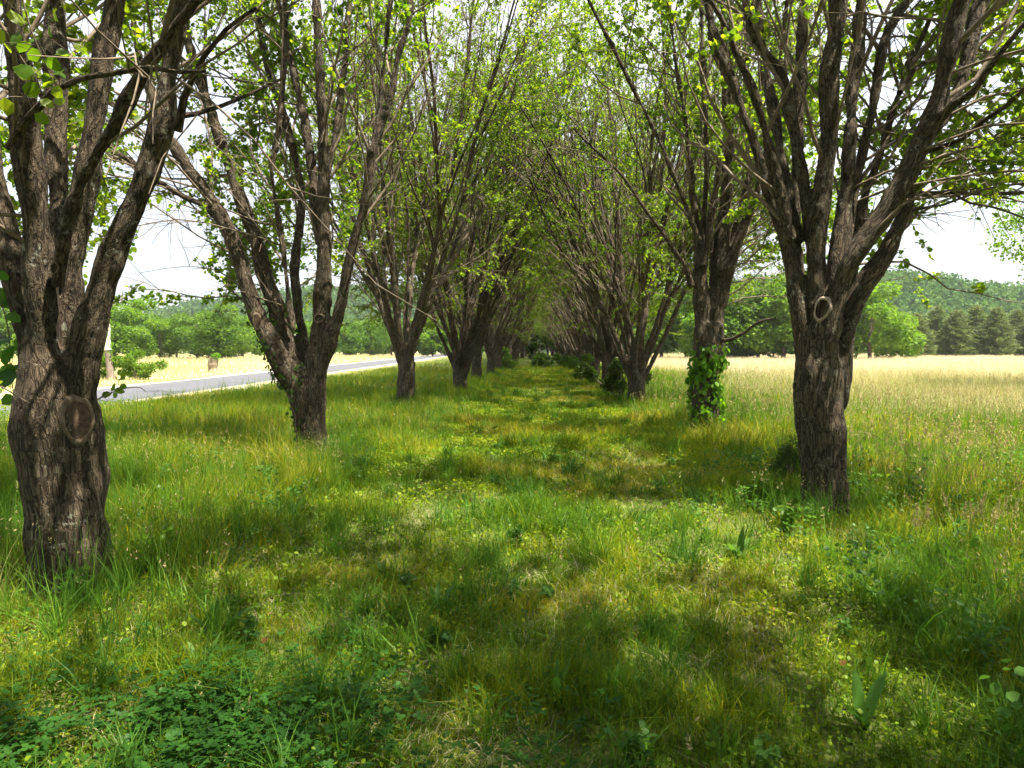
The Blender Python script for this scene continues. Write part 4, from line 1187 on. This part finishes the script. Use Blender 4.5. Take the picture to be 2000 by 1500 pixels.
dead_post()
Ys = 49.0; b = pt(416, 720, Ys)
rt = empty('tree_stump', (b[0], b[1], 0)); tag(rt, 'pale rotting tree stump in the field beyond the road', 'stump')
L = catmull([[.05, 0, -.1, .45], [0, 0, .2, .36], [.02, 0, .7, .33], [.1, 0, 1.05, .30], [.12, 0, 1.12, .15]], .08); L[:, 3] *= 1 + (vn3(L[:, :3], .15, 4) - .5) * .4
s = Soup(); tubes(s, L[None, :, :3], L[None, :, 3], 14); me = s.mesh('trunk', M['stone']); link('trunk', me, rt)
l = Soup(); blob_leaves(l, [[.3, 0, 1.15], [.2, -.2, 1.1]], [.28, .2], 260, .09, np.random.default_rng(2)); link('sprout', l.mesh('sprout', M['vine']), rt)

# ------------------------------------------------------------------ background trees
def bg_tree(kind, seed, H, W, n, size, mat, zb=.12):
    rr = np.random.default_rng(seed)
    rt = empty(kind); tag(rt, 'x', 'tree')
    k = 26
    u = rr.random(k); z = H * (zb + .12 + (.80 - zb) * u)
    prof = np.sqrt(np.clip(1 - ((u - .35) / .75) ** 2, .05, 1))
    a = rr.random(k) * 6.28; ra = W * .5 * prof * np.sqrt(rr.random(k)) * .85
    c = np.stack([np.cos(a) * ra, np.sin(a) * ra, z], 1)
    rad = rr.uniform(.13, .24, k) * W * (.6 + .4 * prof)
    l = Soup(); blob_leaves(l, c, rad, n, size, rr, .75, .55, .7)
    st = Soup()
    tr = np.array([[0, 0, -.2, .04 * H], [.1, 0, H * .3, .03 * H], [0, .1, H * .75, .008 * H]]); tr = catmull(tr, .6); tubes(st, tr[None, :, :3], tr[None, :, 3] * .6, 8)
    P = np.stack([np.stack([np.zeros(k), np.zeros(k), z * .55], 1), np.stack([c[:, 0] * .5, c[:, 1] * .5, z * .85], 1), c], 1); tubes(st, P, np.tile([[.06, .04, .015]], (k, 1)) * H / 10, 5)
    link('trunk', st.mesh('trunk', M['twig']), rt); link('crown', l.mesh('crown', M[mat]), rt)
    return rt


def pine_tree(seed, H, W, n, size):
    rr = np.random.default_rng(seed)
    rt = empty('pine_tree'); tag(rt, 'x', 'tree')
    k = 90; f = (np.arange(k) + rr.random(k)) / k; z = H * (.06 + .92 * f); a = np.arange(k) * 2.399 + rr.normal(size=k) * .3
    Lb = W * .5 * (1 - f ** 1.6) * rr.uniform(.7, 1.1, k) + .25
    d = np.stack([np.cos(a), np.sin(a), np.full(k, .12)], 1)
    base = np.stack([0 * z, 0 * z, z], 1)
    P = np.stack([base, base + d * Lb[:, None] * .5, base + d * Lb[:, None] + [0, 0, .15]], 1)
    st = Soup(); tubes(st, P, np.tile([[.05, .035, .012]], (k, 1)), 4)
    tr = np.array([[0, 0, -.2, .03 * H], [0, 0, H * .5, .018 * H], [0, 0, H, .005 * H]]); tubes(st, tr[None, :, :3], tr[None, :, 3], 7)
    i = rr.choice(k, n, p=Lb / Lb.sum()); t = rr.random(n) ** .6
    p = base[i] + d[i] * (Lb[i] * t)[:, None] + rr.normal(size=(n, 3)) * [.22, .22, .10]
    l = Soup(); leaves(l, p, size * rr.uniform(.6, 1.3, n), rr, axis=d[i] + [0, 0, .4], nb=.6, shape=LEAF * np.array([1.3, .5, 1]))
    link('trunk', st.mesh('trunk', M['twig']), rt); link('crown', l.mesh('crown', M['pine']), rt)
    return rt


protos = {'bright': [bg_tree('broadleaf_tree', 301, 9, 8, 9000, .30, 'wood_leaf', .02), bg_tree('broadleaf_tree', 302, 9, 7, 9000, .28, 'wood_leaf', .02)],
          'dark': [bg_tree('broadleaf_tree', 303, 9, 8.5, 10000, .28, 'wood_dark', .03), bg_tree('broadleaf_tree', 304, 9, 7.5, 10000, .28, 'wood_dark', .02)],
          'pine': [pine_tree(305, 9, 5.5, 9000, .28), pine_tree(306, 9, 6.2, 9000, .28)]}
used = set()


def bgplace(kind, v, px, Yd, H, label, group, xs=1.0, rz=None):
    src = protos[kind][v]
    o = copy_tree(src) if (kind, v) in used else src
    used.add((kind, v))
    p = pt(px, 680, Yd)
    o.location = (p[0], Yd, 0); s_ = H / 9.0
    o.scale = (s_ * xs, s_ * xs, s_); o.rotation_euler = (0, 0, rg.uniform(0, 6.28) if rz is None else rz)
    tag(o, label, 'tree', group)


GL = 'trees along the far edge of the left field'; GR = 'trees along the far edge of the right field'
lt = [(-60, 108, 9.5, 'bright', 0), (20, 112, 9, 'dark', 0), (90, 110, 9, 'bright', 1), (160, 116, 10, 'dark', 1), (225, 104, 8.2, 'bright', 0), (268, 112, 9.6, 'bright', 1), (312, 108, 6.2, 'bright', 0), (345, 118, 7.0, 'bright', 1), (385, 110, 7.8, 'dark', 0),
      (432, 106, 9.0, 'dark', 1), (474, 122, 7.2, 'bright', 0), (510, 150, 7.0, 'bright', 1), (555, 152, 7.5, 'dark', 0), (600, 150, 7.0, 'bright', 0), (640, 150, 7.8, 'bright', 1), (685, 150, 7.6, 'dark', 1), (725, 155, 8.2, 'bright', 0), (765, 150, 8.0, 'dark', 0),
      (805, 150, 7.8, 'bright', 1), (845, 150, 8.6, 'bright', 0), (885, 152, 8.6, 'dark', 1), (925, 155, 9, 'bright', 1), (965, 158, 9, 'dark', 0)]
descL = {4: 'pale green tree right behind the dead trunk at the left field edge', 5: 'tall light green tree just right of the dead trunk', 9: 'big dark rounded tree left of the forked pear trunk, its crown highest on the treeline', 6: 'low bright tree under the open sky at the left field edge'}
for k, (px, Yd, H, kd, v) in enumerate(lt):
    bgplace(kd, v, px, Yd, H, descL.get(k, '%s %s green tree from the left in the treeline beyond the road' % (ORD[k] if k < 22 else 'last', 'bright' if kd == 'bright' else 'dark')), GL, 1.15)
rt_ = [(1130, 112, 12, 'dark', 0), (1190, 108, 11, 'bright', 0), (1245, 104, 11, 'dark', 1), (1292, 98, 10, 'bright', 1), (1340, 96, 9.5, 'dark', 0), (1385, 92, 10.5, 'bright', 0), (1432, 92, 9, 'dark', 1), (1480, 92, 10, 'dark', 0), (1530, 90, 11, 'bright', 1), (1580, 92, 9.5, 'dark', 1), (1635, 88, 8.8, 'bright', 0), (1700, 86, 9.2, 'bright', 1), (1742, 92, 6.2, 'bright', 0)]
descR = {10: 'bright green tree beside the right limb of the ring-knot tree', 11: 'sunlit bright green tree at the left end of the pines', 12: 'low bright shrubby tree against the first pine', 8: 'bright tree filling the gap between the vine-wrapped and ring-knot trees', 7: 'dark shaded tree in the gap behind the bare dead branch'}
for k, (px, Yd, H, kd, v) in enumerate(rt_):
    bgplace(kd, v, px, Yd, H, descR.get(k, '%s tree from the left at the right field edge, %s green, seen between avenue trunks' % (ORD[k], 'bright' if kd == 'bright' else 'dark')), GR, 1.15)
for k, (px, Yd, H) in enumerate([(1790, 112, 7.2), (1828, 118, 8.6), (1866, 114, 7.8), (1905, 120, 8.8), (1945, 113, 8.2), (1985, 118, 8.0), (2030, 114, 8.6), (2075, 118, 9)]):
    bgplace('pine', k % 2, px, Yd, H, '%s grey-green pine from the left in the row under the hill at right' % ORD[k], 'pines under the right hill', 1.15)

# overhanging tree just outside the right edge
fr_t = bg_tree('locust_tree', 401, 9, 5.2, 15000, .10, 'wood_leaf', .2)
pz = pt(2085, 680, 25); fr_t.location = (pz[0], 25, 0); tag(fr_t, 'feathery light-leaved tree whose branch tips enter at the right frame edge', 'tree')

# ------------------------------------------------------------------ far hills with forest
def hill(name, cx, cy, lx, ly, h, seed, prof=None):
    n1, n2 = 60, 30
    xs = np.linspace(-1, 1, n1); ys_ = np.linspace(-1, 1, n2)
    X, Y = np.meshgrid(xs, ys_, indexing='ij')
    Z = h * np.clip(np.cos(X * math.pi / 2), 0, 1) ** 1.1 * np.clip(np.cos(Y * math.pi / 2), 0, 1) + (vn2(X * lx, Y * ly, 45, seed) - .5) * h * .22 * (1 - np.maximum(np.abs(X), np.abs(Y))) ** .5 - .5
    V = np.stack([cx + X * lx, cy + Y * ly, Z], -1)
    ii = np.arange(n1 * n2).reshape(n1, n2); Q = np.stack([ii[:-1, :-1], ii[1:, :-1], ii[1:, 1:], ii[:-1, 1:]], -1).reshape(-1, 4)
    tag(link(name, make_mesh(name, V.reshape(-1, 3), Q, {}, plain(name + '_soil', (.03, .05, .02), (.06, .08, .03), .2))), kind='structure')
    return V


def forest(V, n_trees, seed, per=130, size=1.0, tr=(2.8, 4.8)):
    rr = np.random.default_rng(seed); s = Soup()
    A = V[:, :V.shape[1] // 2 + 4].reshape(-1, 3)
    A = A[A[:, 2] > 0.2]
    c = A[rr.integers(0, len(A), n_trees)] + rr.normal(size=(n_trees, 3)) * [5, 5, 0]
    r = rr.uniform(tr[0], tr[1], n_trees); r *= np.where(rr.random(n_trees) < .04, 1.35, 1)
    c[:, 2] += r * 1.2
    cols = rr.random(n_trees)
    k = np.repeat(np.arange(n_trees), per); d = nrm(rr.normal(size=(len(k), 3))); d[:, 2] = np.abs(d[:, 2]) * .9 - .15
    p = c[k] + d * (r[k] * rr.uniform(.75, 1.1, len(k)))[:, None]
    leaves(s, p, size * rr.uniform(.6, 1.3, len(k)), rr, axis=d, nb=.6, tint=np.clip(cols[k] * .7 + rr.random(len(k)) * .3, 0, 1))
    return s


Vr = hill('hill', 135, 330, 140, 95, 28, 1)
Vl = hill('hill', -140, 520, 200, 120, 36, 2)
fs = Soup()
f1 = forest(Vr, 1500, 5, 110, 1.1); f2 = forest(Vl, 1500, 6, 90, 1.5, (3.5, 6))
for f_ in (f1, f2):
    fs.add(np.concatenate(f_.v), np.concatenate(f_.q), tint=np.concatenate(f_.a['tint']))
tag(link('hillside_forest', fs.mesh('hillside_forest', M['hillwood'])), 'bluish green woods covering the distant hills', 'forest', kind='stuff')
# low forest belt behind the treelines
fb = Soup(); rr = np.random.default_rng(9)
n_t = 700; bx = np.concatenate([rr.uniform(-190, -6, n_t // 2), rr.uniform(6, 180, n_t // 2)]); by = rr.uniform(150, 195, n_t) + np.where(bx < 0, 25, 0)
r = rr.uniform(2.4, 4.2, n_t); k = np.repeat(np.arange(n_t), 130); d = nrm(rr.normal(size=(len(k), 3)))
p = np.stack([bx, by, r * .9 + rr.uniform(0, 3.2, n_t)], 1)[k] + d * (r[k] * rr.uniform(.7, 1.1, len(k)))[:, None]
leaves(fb, p, rr.uniform(.5, 1.0, len(k)), rr, axis=d, tint=np.clip(rr.random(n_t)[k] * .8 + rr.random(len(k)) * .2, 0, 1))
tag(link('woodland_belt', fb.mesh('woodland_belt', M['hillwood'])), 'continuous belt of woods behind the field edge trees', 'forest', kind='stuff')

# ------------------------------------------------------------------ haze
HAZE = True
if HAZE:
    g = NT('haze_air')
    vol = g.n('ShaderNodeVolumePrincipled', {'Color': (.86, .92, 1, 1), 'Density': .00022, 'Anisotropy': .35})
    g.t.links.new(vol.outputs[0], g.out.inputs['Volume'])
    x0, x1, y0, y1, z0, z1 = -950, 950, -60, 1600, -2, 90
    v = np.array([[x, y, z] for x in (x0, x1) for y in (y0, y1) for z in (z0, z1)], float)
    q = np.array([[0, 1, 3, 2], [4, 6, 7, 5], [0, 4, 5, 1], [2, 3, 7, 6], [0, 2, 6, 4], [1, 5, 7, 3]])
    tag(link('haze', make_mesh('haze', v, q, {}, g.m, False)), 'thin summer haze filling the air', 'haze', kind='stuff')

# ------------------------------------------------------------------ light, sky, camera
SUN_EL = R(67); SUN_AZ = R(-24)   # direction to the sun, measured from +X toward +Y
sd_ = Vector((math.cos(SUN_EL) * math.cos(SUN_AZ), math.cos(SUN_EL) * math.sin(SUN_AZ), math.sin(SUN_EL)))
sun = bpy.data.lights.new('sun', 'SUN'); sun.energy = 5.0; sun.angle = R(.53); sun.color = (1, .92, .76)
so = bpy.data.objects.new('sun', sun); COL.objects.link(so); so.rotation_euler = (-sd_).to_track_quat('-Z', 'Y').to_euler(); so.location = (20, -10, 40)
W = bpy.data.worlds.new('World'); S.world = W; W.use_nodes = True
nt = W.node_tree; nt.nodes.clear()
sky = nt.nodes.new('ShaderNodeTexSky'); sky.sky_type = 'NISHITA'; sky.sun_disc = False
sky.sun_elevation = SUN_EL; sky.sun_rotation = math.pi / 2 - SUN_AZ
sky.air_density = 1.0; sky.dust_density = 3.0; sky.ozone_density = 1.0
bg = nt.nodes.new('ShaderNodeBackground'); bg.inputs[1].default_value = .052
wo = nt.nodes.new('ShaderNodeOutputWorld'); mxs = nt.nodes.new('ShaderNodeMix'); mxs.data_type = 'RGBA'
tcs = nt.nodes.new('ShaderNodeTexCoord'); ns_ = nt.nodes.new('ShaderNodeTexNoise'); ns_.inputs['Scale'].default_value = 1.6; ns_.inputs['Detail'].default_value = 5
nt.links.new(tcs.outputs['Generated'], ns_.inputs['Vector'])
mr = nt.nodes.new('ShaderNodeMapRange'); mr.inputs[1].default_value = .3; mr.inputs[2].default_value = .7; mr.inputs[3].default_value = .35; mr.inputs[4].default_value = .8
nt.links.new(ns_.outputs['Fac'], mr.inputs[0]); nt.links.new(mr.outputs[0], mxs.inputs[0])
nt.links.new(sky.outputs[0], mxs.inputs[6]); mxs.inputs[7].default_value = (7.2, 7.4, 7.8, 1)
nt.links.new(mxs.outputs[2], bg.inputs[0]); nt.links.new(bg.outputs[0], wo.inputs[0])
cd = bpy.data.cameras.new('camera'); cam = bpy.data.objects.new('camera', cd); COL.objects.link(cam)
cam.location = CAM; cam.rotation_euler = (math.pi / 2 - PITCH, 0, YAW)
cd.sensor_width = 36; cd.lens = F / 2000 * 36; cd.clip_start = .05; cd.clip_end = 4000
S.camera = cam
S.view_settings.view_transform = 'Standard'; S.view_settings.look = 'None'; S.view_settings.gamma = 1; S.view_settings.exposure = 2.02
c = S.cycles
c.max_bounces = 8; c.diffuse_bounces = 4; c.glossy_bounces = 2; c.transmission_bounces = 4; c.volume_bounces = 0; c.transparent_max_bounces = 8
c.use_denoising = True; c.adaptive_threshold = .03
c.caustics_reflective = False; c.caustics_refractive = False
print('done', time.time() - T0, 'verts', sum(len(o.data.vertices) for o in COL.objects if o.type == 'MESH'))
